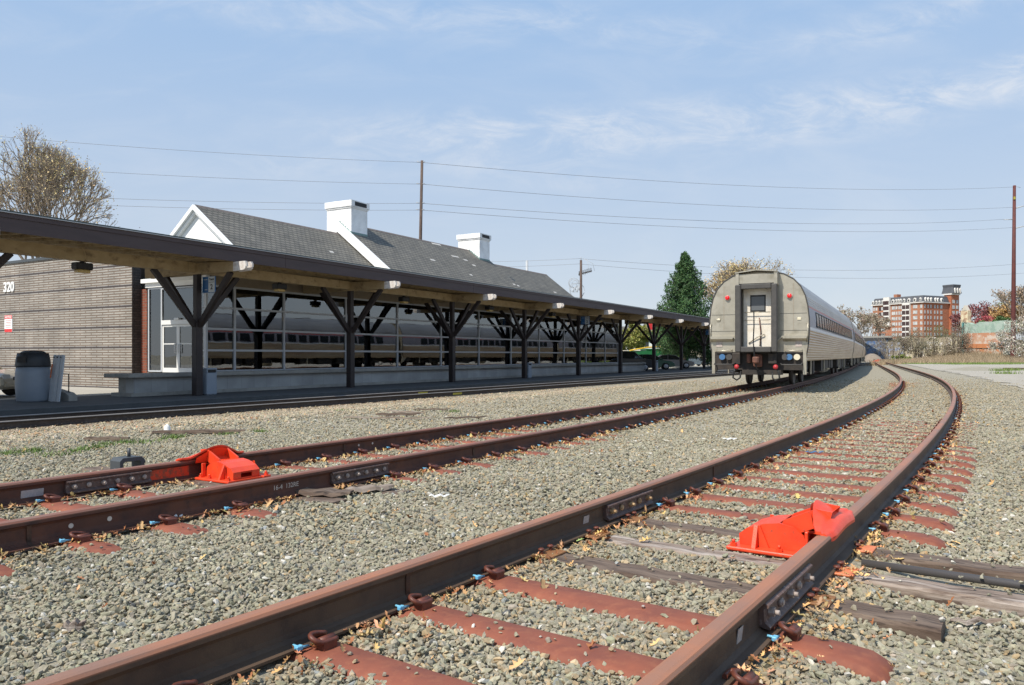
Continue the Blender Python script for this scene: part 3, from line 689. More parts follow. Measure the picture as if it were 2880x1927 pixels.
def wedge(n, y0, y1, k=.71, pw=1.0, left=None, right=None):
    Y = np.sqrt(nr.uniform(y0 ** 2, y1 ** 2, n)) if pw == 1 else (y0 ** pw + nr.random(n) * (y1 ** pw - y0 ** pw)) ** (1 / pw)
    X = nr.uniform(-k, k, n) * Y + nr.uniform(-.3, .3, n); return X, Y
def tie_mask(X, Y, half=.074):
    """True where a tie top lies"""
    out = np.zeros(len(X), bool); tt = []
    for T, ties, hl in ((TC, tiesC, 1.23), (TB, tiesB, 1.23)):
        for s, x, y in ties:
            h = at(T, s)[2]; tt.append((x, y, h, -hl, hl, half))
    for s, x0, x1 in ((sW[0], -1.25, 1.38), (sW[1], -.55, 3.6), (sW[2], -.9, 3.6), ((sW[1]+sW[2])/2, .8, 3.6)):
        x, y, h = at(TC, s); tt.append((x, y, h, x0, x1, .085))
    for k in (3.1, 4.1):
        x, y, h = at(TB, S0B + .6 * k); tt.append((x, y, h, -2.1, 1.3, .105))
    for x, y, h, a, b, w in tt:
        m = (abs(X - x) < 4) & (abs(Y - y) < 4)
        if not m.any(): continue
        i = np.nonzero(m)[0]; dx, dy = X[i] - x, Y[i] - y
        lx = dx * math.cos(h) - dy * math.sin(h); ly = dx * math.sin(h) + dy * math.cos(h)
        out[i] |= (lx > a - .01) & (lx < b + .01) & (abs(ly) < w)
    return out
def lay(name, n, y0, y1, sz, label, tan=.1, pw=1.0, zoff=0.0, umin=.10, keep_tie=.02):
    X, Y = wedge(n, y0, y1, pw=pw)
    X = np.append(X, []); lc = latdist(TC, X, Y); lb = latdist(TB, X, Y); u = uA(X, Y)
    ok = (u > umin) & (np.minimum(abs(lc - .753), abs(lc + .753)) > .10) & (np.minimum(abs(lb - .753), abs(lb + .753)) > .10)
    edge = 3.4 + .3 * np.sin(Y * 1.1)
    ok &= ~((lc > edge) & (Y > 18) & (nr.random(len(X)) < .8))
    tm = tie_mask(X, Y)
    ok &= nr.random(len(X)) > np.clip((Y - 22) / 20, 0, .93)
    far = np.clip((Y - 8) / 14, 0, 1) * .72
    ok &= ~(tm & (nr.random(len(X)) > keep_tie + far))
    X, Y, tm, lc, lb = X[ok], Y[ok], tm[ok], lc[ok], lb[ok]; n = len(X)
    size = sz * nr.lognormal(0, .30, n).clip(.45, 2.0)
    Z = ground(X, Y) + .006 + size * .22 + nr.uniform(-.012, .010, n) + zoff + .010 * np.sin(X * 3.1 + Y) * np.sin(Y * 2.3 - X)
    Z[tm] = np.where(abs(lc[tm]) < 2, 0.02, zB(Y[tm]) + .02) + size[tm] * .30
    c = ballast_cols(n, tan)
    uu = uA(X, Y); mA = (uu < 7.5) & (nr.random(n) < (1 - sst(uu, 3.5, 8)))   # older, tanner and larger stones by the platform track
    c[mA] = np.array([.53, .435, .315]) * nr.uniform(.55, 1.4, (mA.sum(), 1)) * (1 + nr.normal(0, .05, (mA.sum(), 3)))
    size[mA] *= 1.25; mo = mA & (nr.random(n) < .10); c[mo] = np.array([.44, .25, .12])
    inC = (abs(lc) < 1.0) & (nr.random(n) < .18); c[inC] = np.array([.44, .34, .22]) * nr.uniform(.7, 1.25, (inC.sum(), 1))
    tone = 1 + .06 * np.sin(X * .9 + 1.3 * np.sin(Y * .4)) * np.sin(Y * .7 + X * .3) + .05 * np.sin(X * 4.1 + 2 * np.sin(Y * 1.9)) * np.sin(Y * 3.3)
    c = c * tone[:, None]; dk = np.exp(-(np.minimum(abs(abs(lc) - .753), abs(abs(lb) - .753)) / .22) ** 2)[:, None]; c = c * (1 - dk * np.array([.10, .20, .30]))
    fl = (np.clip((Y - 5) / 12, 0, 1) * .55)[:, None]; c = c * (1 - fl) + fl * (c.mean(0) * .6 + c * .4 * (c.mean() / c.mean(1, keepdims=True)).clip(.7, 1.4))
    o = scatter_stones(name, X, Y, Z, size, c, m_stone)
    o['kind'] = 'stuff'; o['label'] = label; o['category'] = 'gravel'
    return o
lay('gravel', 60000, 1.7, 5.2, .0170, 'crushed grey-green ballast stones covering the ground around the nearest rails', .05)
lay('gravel', 140000, 5.2, 12.5, .0205, 'crushed ballast stones covering the ground in the middle distance', .08)
lay('gravel', 175000, 12.5, 44, .027, 'finer looking ballast stones between the tracks further off', .10, pw=1.3)

# ------------------------------------------------------------ station: frame (x along the platform, y back from the canopy posts, z above the platform)
OS = Vector((-10.62, 25.8, ZP)); RS = R_(60)
def SE(name, label, cat, group=None, x=0, y=0, z=0, rz=0.0):
    c, s = math.cos(RS), math.sin(RS)
    return empty(name, (OS.x + x*c - y*s, OS.y + x*s + y*c, OS.z + z), RS + rz, label, cat, group)
# --- canopy
can = SE('platform_canopy', 'long dark brown platform canopy on branching timber posts in front of the glass station front', 'canopy')
BAY = 7.571; NP = range(-2, 12)
XA, XB = -22.0, 11.35 * BAY
mb = MB()
mb.prism([(-2.0, 4.50), (-2.0, 4.86), (5.2, 5.22), (5.2, 4.95)], 'x', XA, XB)
mb.build('roof', m_deckg, can)
MB().prism([(-2.10, 4.865), (-2.10, 4.90), (5.25, 5.27), (5.25, 5.225)], 'x', XA - .05, XB + .05).build('roof_sheet', m_metroof, can)
for k in range(9):
    xa = XA + k * (XB - XA) / 9; xb = XA + (k + 1) * (XB - XA) / 9 - .012
    MB().box(xa, xb, -2.052, -2.003, 4.38, 4.72).box(xa, xb, -2.075, -2.003, 4.723, 4.862).build('fascia', m_fascia, can)
MB().box(XA, XB, -2.112, -2.078, 4.842, 4.862).build('drip_edge', m_drip, can)
MB().box(XA, XB, 5.203, 5.26, 4.82, 5.20).build('fascia', m_fascia, can)
for k in range(15):
    a = XA + k * (XB - XA) / 15
    MB().box(a, a + (XB - XA) / 15 - .01, -.10, .10, 4.12 + .012 * math.sin(k * 2.1), 4.46).build('long_beam', m_beam, can)
mbj = MB(); xx = XA + .3
while xx < XB:
    mbj.prism([(-1.98, 4.40), (-1.98, 4.495), (5.15, 4.94), (5.15, 4.84)], 'x', xx, xx + .09); xx += .63
mbj.build('rafters', m_deckg, can)['kind'] = 'stuff'
first = None
for n in NP:
    x = n * BAY
    if first is None:
        pb = MB(); pb.box(x-.13, x+.13, -.13, .13, 0, 2.46, .015).box(x-.10, x+.10, -.10, .10, 2.46, 4.10, .01)
        pp = pb.build('post', m_post, can); pp.location.x = 0; first = (pp, x)
        bb = [MB().beam((x, -.10, 2.36), (x, -1.66, 4.08), .13, .17).build('brace', m_post, can), MB().beam((x, .10, 2.36), (x, 1.66, 4.08), .13, .17).build('brace', m_post, can),
              MB().beam((x-.10, 0, 2.36), (x-1.66, 0, 4.12), .13, .17).build('brace', m_post, can), MB().beam((x+.10, 0, 2.36), (x+1.66, 0, 4.12), .13, .17).build('brace', m_post, can)]
        cbm = []
        for dx in (-.155, .075):
            b = MB(); b.prism([(-1.95, 4.075), (2.6, 4.075), (2.6, 4.60), (1.0, 4.46), (-1.95, 4.395)], 'x', x + dx, x + dx + .08); cbm.append(b.build('cross_beam', m_beam, can))
            e = MB(); e.prism([(-2.52, 4.16), (-2.45, 4.10), (-1.953, 4.075), (-1.953, 4.375), (-2.52, 4.375)], 'x', x + dx, x + dx + .08)
            e.box(x + dx + .01, x + dx + .07, -2.56, -2.52, 4.20, 4.33); cbm.append(e.build('beam_end', m_whiteweather, can))
        src = [pp] + bb + cbm
    else:
        for o in src:
            c = o.copy(); COL.objects.link(c); c.parent = can; c.location.x = x - first[1]
# lamps hung below the long beam, halfway between posts
m_lampy = M('lamp_lens_amber', (0.50, 0.36, 0.13), rough=0.35)
lampb = None
for k, n in enumerate(range(-1, 11)):
    x = (n + .5) * BAY - .15
    if lampb is None:
        lampb = SE('canopy_lamp', '', 'lamp', None, x)
        MB().box(-.25, .25, -.16, .16, 3.86, 4.06, .03).box(-.05, .05, -.05, .05, 4.06, 4.115).build('housing', m_black, lampb)
        MB().box(-.19, .19, -.13, .13, 3.77, 3.858, .03).build('lens', m_lampy, lampb)
        MB().tube([(.05, -.08, 4.05), (.0, -.20, 4.2), (-.12, -.3, 4.38), (-.2, -.32, 4.47)], .012, 5).build('conduit', m_beam, lampb); o = lampb
    else:
        o = copy_tree(lampb); o.location = (OS.x + x * math.cos(RS), OS.y + x * math.sin(RS), OS.z)
    tag(o, 'black box lamp with amber lens under the canopy beam, ' + ORD(k + 1) + ' from the left edge', 'lamp', 'lamps under the canopy')
# hanging track signs on three posts
m_sblue = M('sign_blue', (0.03, 0.13, 0.34), rough=0.4); m_swhite = M('sign_white', (0.55, 0.60, 0.64), rough=0.4); m_sblk = M('sign_black', (0.02, 0.02, 0.02), rough=0.5)
for n, lb in ((0, 'blue and white platform sign numbered 2 on the first large canopy post'), (4, 'blue and white platform sign numbered 2 near the far end of the glass'), (8, 'blue and white platform sign numbered 2 on a canopy post just left of the train')):
    x = n * BAY; s = SE('platform_sign', lb, 'sign', 'track signs on the canopy posts', x)
    MB().box(.10, .135, -.76, -.135, 3.46, 4.0).build('blue_panel', m_sblue, s)
    MB().box(.093, .098, -.75, -.44, 3.47, 3.99).build('white_panel', m_swhite, s)
    q = [('2', .24, -.60, 3.64, m_sblk), ('Track', .10, -.60, 3.90, m_sblk)]
    MB().box(.095, .099, -.38, -.20, 3.89, 3.91).box(.095, .099, -.38, -.26, 3.55, 3.57).build('rule', m_swhite, s)
    for w, sz, yy, z, mt in q: text('lettering', w, sz, mt, s, (.090 if yy < -.4 else .096, yy, z), (0, -1, 0), (0, 0, 1), .002, bold=.004 if sz > .09 else 0)
    MB().box(.088, .092, -.73, -.46, 3.80, 3.812).build('rule', m_sblk, s)

# --- low concrete wall along the platform
lw = SE('low_wall', 'long low concrete block wall with a rounded cap between the canopy posts and the glass front', 'wall')
m_block = brickmat('painted_block', 'xz', (0.33, 0.335, 0.33), (0.38, 0.385, 0.38), (0.27, 0.27, 0.27), .62, .60, .008, bump=.002)
MB().box(-1.56, 46, 1.12, 1.55, .12, .615).build('block_face', m_block, lw)
MB().box(-1.56, -1.36, 1.551, 1.95, .12, .615).build('block_face', m_conc, lw)
MB().box(-1.72, 46.1, 1.0, 1.60, 0, .12, .01).box(-1.72, -1.30, 1.601, 2.1, 0, .12).build('footing', m_conc, lw)
MB().box(-1.86, 46.15, .94, 1.68, .617, .755, .025).box(-1.86, -1.2, 1.681, 2.3, .617, .755, .02).build('cap', m_conc, lw)
# --- main station building
st = SE('station_building', 'station with slate gabled roof, white chimneys and a long glass front behind the canopy', 'station building')
m_brk = brickmat('end_wall_brick', 'yz', (0.39, 0.372, 0.335), (0.315, 0.30, 0.27), (0.18, 0.135, 0.105), .80, .105, .026, band=(.80, .84, .11, (.36, .36, .42)), bump=.01)
m_brkx = brickmat('shaded_brick_return', 'xz', (0.10, 0.085, 0.075), (0.07, 0.06, 0.055), (0.05, 0.045, 0.04), .30, .105, .02)  # end-wall brick darkened: the return's shade is painted into its colour
m_redbrk = brickmat('red_brick', 'yz', (0.30, 0.085, 0.045), (0.22, 0.055, 0.030), (0.20, 0.15, 0.12), .22, .105, .012)
m_redbrkx = brickmat('red_brick_side', 'xz', (0.26, 0.085, 0.050), (0.20, 0.06, 0.035), (0.22, 0.17, 0.14), .22, .080, .012)
m_slate = brickmat('slate', 'xz', (0.20, 0.185, 0.155), (0.145, 0.137, 0.12), (0.06, 0.058, 0.052), .34, .16, .022, rough=.75, bump=.012)
EW = 2.14
MB().box(EW, EW + .39, 6.8, 24, 0, 5.62).build('wall', m_brk, st)
MB().box(EW + .001, EW + .388, 6.795, 6.80, 0, 5.6).build('wall', m_brkx, st)
MB().box(EW - .06, EW + .45, 6.74, 24.1, 5.622, 5.74).build('coping', m_greysteel, st)
MB().box(EW + .39, EW + .62, 6.40, 6.79, .0, 4.06).build('wall', m_redbrk, st)
MB().box(EW + .395, 50, 23.4, 23.8, 0, 4.7).build('wall', m_redbrkx, st)
MB().box(EW + .395, 9.2, 6.9, 23.35, 5.3, 5.5).build('flat_roof', m_metroof, st)
# old brick front wall of the main building seen through the glass
MB().box(2.9, 48.5, 6.6, 6.85, .0, 5.0).build('wall', m_redbrkx, st)
m_dkwin = M('dark_window', (0.03, 0.035, 0.04), rough=0.1)
m_cream = M('cream_trim', (0.42, 0.40, 0.34), rough=0.7)
for k in range(9):
    x = 6.2 + k * 4.6
    w = MB().box(x - .62, x + .62, 6.50, 6.598, 1.35, 3.35).box(x - .8, x + .8, 6.44, 6.598, 1.22, 1.345).build('window', m_cream, st)
    MB().box(x - .5, x + .5, 6.485, 6.499, 1.45, 3.25).build('pane', m_dkwin, w)
# concourse
GX0, GX1, GY = 2.54, 44.2, 2.8
MB().box(GX0, GX1 + .2, GY - .1, 6.59, .0, .655).build('concourse_floor', m_conc, st)
m_hdr = M('header_tan', (0.30, 0.25, 0.19), (0.25, 0.21, 0.16), scale=3, rough=.8)
MB().box(GX0 - .10, GX1 + .3, GY - .28, 6.4, 4.46, 4.63).build('flat_roof', m_metroof, st)
MB().box(GX0 + .02, GX1 + .2, GY - .06, GY + .12, 4.10, 4.455).build('header', m_hdr, st)
MB().box(GX0 - .10, GX0 + .018, GY - .20, 6.38, 4.10, 4.455).build('header', m_whitep, st)
MB().box(GX0 - .22, GX0 - .105, GY - .3, 6.5, 4.28, 4.44).build('roof_edge', m_whitep, st)
m_ceil = M('interior_ceiling', (0.30, 0.29, 0.27), rough=.9)
MB().box(GX0 + .2, GX1, GY + .13, 6.58, 4.20, 4.26).build('ceiling', m_ceil, st)
vx = [GX0, 3.87, 6.47, 10.33, 14.2, 18.08, 22.03, 25.9, 29.8, 33.7, 37.6, 41.4, GX1]
zr = [.72, 1.55, 2.385, 3.22, 4.06]
for i in range(len(vx) - 1):
    a, b = vx[i], vx[i+1]; fm = MB()
    fm.box(a - .045, a + .045, GY - .06, GY + .06, .70, 4.10)
    if i == len(vx) - 2: fm.box(b - .045, b + .045, GY - .06, GY + .06, .70, 4.10)
    for j, z in enumerate(zr):
        t = .06 if j == 0 else .040
        fm.box(a + .046, b - .046, GY - .052, GY + .052, z - t, z + t)
    w = fm.build('window', m_alum, st)
    for j in range(4):
        MB().box(a + .046, b - .046, GY - .006, GY + .006, zr[j] + (.061 if j == 0 else .041), zr[j+1] - .041).build('pane', m_glass, w)
# end wall with the double door (faces along the platform)
ym = [2.86, 3.40, 5.42, 6.24, 6.395]
ef = MB()
for y in (3.40, 5.42, 6.24): ef.box(GX0 - .05, GX0 + .05, y - .035, y + .035, .70, 4.10)
for y0, y1 in ((2.87, 3.364), (5.456, 6.204)):
    for z in zr[0:5:4]: ef.box(GX0 - .05, GX0 + .05, y0, y1, z - .03, z + .03)
for z in zr[1:4]: ef.box(GX0 - .05, GX0 + .05, 2.87, 3.364, z - .03, z + .03)
ef.box(GX0 - .05, GX0 + .05, 3.436, 5.384, 4.0, 4.06)
w = ef.build('window', m_alum, st)
for y0, y1, z0, z1 in ((2.87, 3.364, .75, 1.52), (2.87, 3.364, 1.58, 2.35), (2.87, 3.364, 2.415, 3.19), (2.87, 3.364, 3.25, 4.03), (5.456, 6.204, .75, 4.03), (3.436, 5.384, 2.76, 3.99)):
    MB().box(GX0 - .006, GX0 + .006, y0, y1, z0, z1).build('pane', m_glass, w)
MB().box(GX0 - .08, GX0 + .06, 3.436, 5.384, 2.58, 2.755).box(GX0 - .12, GX0 - .02, 4.27, 4.55, 2.757, 2.83).build('door_header', m_alumw, st)
for y0, y1, hy in ((3.44, 4.405, 4.30), (4.415, 5.38, 4.52)):
    d = MB(); d.box(GX0 - .03, GX0 + .03, y0, y0 + .085, .68, 2.57).box(GX0 - .03, GX0 + .03, y1 - .085, y1, .68, 2.57)
    d.box(GX0 - .03, GX0 + .03, y0 + .086, y1 - .086, .68, .86).box(GX0 - .03, GX0 + .03, y0 + .086, y1 - .086, 2.49, 2.57)
    dd = d.build('door', m_alumw, st)
    MB().box(GX0 - .006, GX0 + .006, y0 + .086, y1 - .086, .862, 2.488).build('pane', m_glass, dd)
    MB().tube([(GX0 - .03, hy, 1.45), (GX0 - .10, hy, 1.45), (GX0 - .10, hy, 1.80), (GX0 - .03, hy, 1.80)], .016, 6).box(GX0 - .05, GX0 - .034, y0 + .1, y1 - .1, 1.79, 1.83).build('handle', m_alumw, dd)
# concourse furniture seen dimly through the glass
for k, (x, y) in enumerate(((9.0, 5.6), (15.5, 5.4), (23.5, 5.6), (31, 5.4))):
    b = SE('waiting_bench', 'dark bench inside the glass concourse, ' + ORD(k + 1) + ' from the door', 'bench', 'benches in the concourse', x, y, .656)
    MB().box(-1.2, 1.2, -.25, .25, .38, .45, .02).build('seat', m_binlid, b); MB().box(-1.2, 1.2, .18, .25, .451, .85, .02).build('backrest', m_binlid, b)
    for sx in (-1, 1): MB().box(sx*1.05 - .03, sx*1.05 + .03, -.2, .2, 0, .379).build('leg', m_alum, b)
m_paper = M('paper_notice', (0.55, 0.58, 0.66), rough=.6)
pn = SE('paper_notice', 'small pale notice taped inside the glass beside the station door', 'notice', None, GX0 - .011, 3.12, 2.2); MB().box(0, .004, -.14, .14, -.2, .2).build('sheet', m_paper, pn)
m_col = M('added_pale_column', (0.50, 0.50, 0.47), rough=.8); m_post2 = M('added_panel_blue', (0.10, 0.20, 0.42), (0.45, 0.47, 0.50), scale=6, rough=.5, thr=(.5, .52), detail=1); m_post3 = M('added_panel_orange', (0.55, 0.22, 0.10), (0.60, 0.52, 0.38), scale=5, rough=.5, thr=(.5, .52), detail=1)
for k in range(8): MB().box(4.6 + k * 5.2, 4.95 + k * 5.2, 5.9, 6.2, .66, 4.19).build('column', m_col, st)  # pale columns added to brighten the view through the glass
for k in range(6): MB().box(8.1 + k * 6.1, 9.0 + k * 6.1, 6.40, 6.43, 1.5, 2.7).build('added_panel', m_post2 if k % 2 else m_post3, st)  # wall panels added to brighten the concourse interior
m_amber = M('amber_lamp', (0.9, 0.5, 0.1), rough=.4, emit=((1, .55, .12), 6))
for k in range(5):
    a = SE('amber_lamp', 'small glowing amber lamp inside the glass front, ' + ORD(k + 1) + ' from the door', 'lamp', 'amber lamps in the concourse', 6.3 + k * 7.6, 3.1, 3.02); MB().lathe([(.02, -.10), (.055, -.06), (.06, .05), (.03, .10)], (0, 0, 0), 10).build('glow', m_amber, a); MB().cyl((0, 0, .10), (0, 0, 1.16), .008, 5).build('cord', m_black, a)
# main roofs: ridge y = 11.3
RY = 11.3
def gable_roof(xa, xb, zr_, half, th=.16, name='roof'):
    pz = zr_ - .78 * half
    return MB().prism([(RY - half, pz), (RY, zr_), (RY + half, pz), (RY + half, pz - th), (RY, zr_ - th), (RY - half, pz - th)], 'x', xa, xb).build(name, m_slate, st)
Z1, Z2 = 9.0, 9.72
gable_roof(8.55, 19.3, Z1, 5.5); gable_roof(19.1, 35.7, Z2, 6.4); gable_roof(35.72, 47.4, Z1, 5.5)
m_ridge = M('ridge_cap', (0.10, 0.085, 0.08), (0.20, 0.17, 0.155), scale=7, rough=.8)
for xa, xb, z in ((8.55, 19.08, Z1), (19.1, 35.7, Z2), (35.72, 47.4, Z1)):
    r = MB(); x = xa
    while x < xb - .1:
        e = min(x + .42, xb); r.prism([(RY - .14, z - .10), (RY, z + .035), (RY + .14, z - .10), (RY, z - .02)], 'x', x, e - .015); x = e
    r.build('ridge', m_ridge, st)
def gwall(xa, xb, z, half, mat, name='gable'):
    pz = z - .78 * half
    return MB().prism([(RY - half, 4.0), (RY - half, pz), (RY, z), (RY + half, pz), (RY + half, 4.0)], 'x', xa, xb).build(name, mat, st)
gwall(8.75, 8.95, Z1 - .17, 5.35, m_whitep); gwall(47.0, 47.2, Z1 - .17, 5.35, m_whitep)
def rake(xa, xb, z, half, dz0, dz1, mat, name='rake_trim', sides=(-1, 1)):
    for sg in sides:
        p = [(RY, z - dz0), (RY + sg*half, z - dz0 - .78*half), (RY + sg*half, z - dz1 - .78*half), (RY, z - dz1)]
        MB().prism(p, 'x', xa, xb).build(name, mat, st)
rake(8.42, 8.549, Z1, 5.5, -.01, .24, m_whitep); rake(8.56, 8.74, Z1, 5.5, .17, .42, m_whitep)
rake(18.93, 19.098, Z2, 6.4, -.03, .62, m_whitep, 'parapet'); rake(35.71, 35.80, Z2, 6.4, .17, .6, m_whitep, 'parapet')
# arched vent in the gable
MB().lathe([(.55, 0), (.55, .05)], (0, 0, 0), 24).build('vent', m_alum, st)
v = [o for o in COL.objects if o.name.startswith('vent')][-1]; v.rotation_euler = (0, R_(-90), 0); v.location = (8.748, 10.9, 6.55)
for xa in (19.11, 33.96):
    ch = MB(); ch.box(xa, xa + 1.5, 10.3, 12.33, 7.2, 10.55).box(xa - .05, xa + 1.55, 10.25, 12.38, 10.552, 10.64).box(xa - .10, xa + 1.60, 10.20, 12.43, 10.642, 11.02)
    c = ch.build('chimney', brickmat('painted_chimney_brick', 'xz', (0.96, 0.96, 0.95), (0.92, 0.92, 0.91), (0.86, 0.86, 0.85), .22, .075, .008), st)
    MB().box(xa + .22, xa + 1.32, 10.19, 10.197, 10.70, 10.95).build('flue_vent', m_black, c)
    fl = MB(); fl.prism([(xa, 8.72), (xa + 1.5, 8.72), (xa + 1.5, 9.05), (xa, 9.05)], 'y', 10.28, 10.297)
    for k in range(7): fl.box(xa - .012, xa - .002, 10.3 + k*.145, 10.3 + (k+1)*.145, 8.9 + k*.113 - .12, 9.10 + k*.113)
    fl.build('flashing', M('verdigris_copper', (0.16, 0.25, 0.24), (0.22, 0.32, 0.30), scale=8, rough=.7), c)
# pale replacement slates
m_newslate = M('pale_slates', (0.52, 0.50, 0.47), rough=.8)
def roofpt(x, d, z0): return x, RY - d, z0 - .78 * d
for x, d, z0, l in ((14.0, 3.4, Z1, .42), (16.2, 2.1, Z1, .32), (17.4, 3.0, Z1, .26), (18.3, 4.3, Z1, .26), (15.9, 4.4, Z1, .26), (29.3, .15, Z2, 1.1), (25.9, 2.3, Z2, .5), (30.1, 1.3, Z2, .9), (31.2, 1.5, Z2, .5), (31.6, 2.0, Z2, .4), (29.2, 3.3, Z2, .3), (30.4, 4.6, Z2, .3), (34.9, 3.6, Z2, .3), (35.4, 3.7, Z2, .3), (37.8, 3.6, Z1, .35), (40.2, 3.5, Z1, .35), (44.0, 2.6, Z1, .4), (43.8, 3.3, Z1, .35)):
    a = Vector(roofpt(x, d, z0)); n = Vector((0, -.78, 1)).normalized()
    MB().obox(a + n * .010, (1, 0, 0), Vector((0, -1, -.78)), n, l / 2, .09, .006).build('replaced_slate', m_newslate, st)
# house number and notice sign on the end wall
num = text('house_number', '320', .62, m_whitep, None, (0, 0, 0), (1, 0, 0), (0, 0, 1), .02, bold=.012)
num.parent = st; num.matrix_basis = Matrix(((0, 0, -1, EW - .03), (-1, 0, 0, 16.05), (0, 1, 0, 4.52), (0, 0, 0, 1)))
nt_ = SE('notice_sign', 'small red and white notice sign fixed to the brick end wall below the number 320', 'sign', None, EW - .02, 16.1, 2.83)
m_red = M('sign_red', (0.62, 0.03, 0.03), rough=.5)
MB().box(-.01, .015, -.33, .33, -.40, .40).build('panel', m_whitep, nt_)
MB().box(-.014, -.0105, -.32, .32, .22, .39).build('red_band', m_red, nt_); MB().box(-.014, -.0105, -.32, .32, -.39, -.24).build('red_band', m_red, nt_)
text('lettering', 'NOTICE', .15, m_whitep, nt_, (-.016, 0, .30), (0, -1, 0), (0, 0, 1), .001, bold=.003)
sm = MB()
for k in range(5): sm.box(-.013, -.0105, -.26 + .03*(k % 2), .26 - .05*((k*7) % 3), .13 - k*.075, .155 - k*.075)
sm.build('small_print', M('print_grey', (0.35, 0.12, 0.12), rough=.6), nt_)

# ------------------------------------------------------------ passenger train on the middle track
m_ss = M('stainless_end', (0.54, 0.50, 0.41), (0.44, 0.405, 0.33), scale=1.6, rough=0.36, metal=0.55, c3=(0.30, 0.27, 0.20), s3=2.6, t3=(0.52, 0.78), bump=0.01, bscale=2.2)
m_ssu = M('stainless_roof', (0.42, 0.40, 0.385), (0.33, 0.315, 0.31), scale=1.2, rough=0.38, metal=0.6, stretch=(.3, 1, 1))
m_ssl = M('stainless_lower', (0.52, 0.42, 0.30), (0.38, 0.265, 0.17), scale=1.0, rough=0.34, metal=0.65, c3=(0.30, 0.22, 0.15), s3=3, t3=(0.55, 0.8), stretch=(.25, 1, 3))
m_band = M('window_band', (0.22, 0.225, 0.28), (0.28, 0.27, 0.31), scale=2, rough=0.4, metal=0.3)
m_bandl = M('band_stripe_pale', (0.62, 0.63, 0.66), rough=0.4)
m_bandr = M('band_stripe_red', (0.42, 0.09, 0.09), rough=0.4); m_bandb = M('band_blue', (0.05, 0.08, 0.22), rough=.4)
m_trwin = M('train_window', (0.012, 0.016, 0.02), rough=0.18, spec=0.35)
m_diaph = M('diaphragm_grey', (0.055, 0.053, 0.052), (0.075, 0.071, 0.067), scale=5, rough=0.65)
m_doorw = M('worn_white_door', (0.86, 0.82, 0.74), (0.72, 0.65, 0.54), scale=3, rough=0.45, metal=0.15, bump=0.012, bscale=4)
m_redl = M('red_lamp', (0.75, 0.02, 0.03), rough=0.2, emit=((1, .03, .03), .25))
m_redp = M('red_glad_hand', (0.42, 0.03, 0.035), rough=0.5); m_bluc = M('blue_socket', (0.06, 0.16, 0.33), rough=0.4); m_crm = M('cream_socket', (0.70, 0.64, 0.48), rough=0.5)
m_rusty = M('coupler_rust', (0.20, 0.085, 0.055), (0.10, 0.05, 0.04), scale=12, rough=0.8)
HPROF = [(1.46, .86), (1.50, 1.0), (1.565, 1.35), (1.60, 1.85), (1.595, 2.25), (1.555, 2.65), (1.475, 3.0), (1.34, 3.30), (1.12, 3.55), (.82, 3.73), (.42, 3.83), (0, 3.86)]
def wy(z):
    zs = [p[1] for p in HPROF]; return float(np.interp(z, zs, [p[0] for p in HPROF]))
def shell(za, zb, x0, x1, dep, per, mat, parent, name, flat=False):
    """fluted side and roof skin between two heights, mirrored over the car"""
    mb = MB()
    for sg in ((-1, 1) if zb < 3.85 else (0,)):
        pts = []
        if sg == 0:
            full = [(-y, z) for y, z in HPROF if z >= za - 1e-6]; full = [(-wy(za), za)] + [p for p in full if p[1] > za + .01]
            pts = full + [(-p[0], p[1]) for p in full[::-1][1:]]
        else:
            n = max(2, int((zb - za) / per) * 2)
            for i in range(n + 1):
                z = za + (zb - za) * i / n; pts.append((sg * (wy(z) + (dep if i % 2 and not flat else 0)), z))
        vs = [(x, p[0], p[1]) for x in (x0, x1) for p in pts]; n = len(pts)
        mb.add(vs, [(i, i+1, n+i+1, n+i) for i in range(n-1)], False)
    return mb.build(name, mat, parent, fix=True)
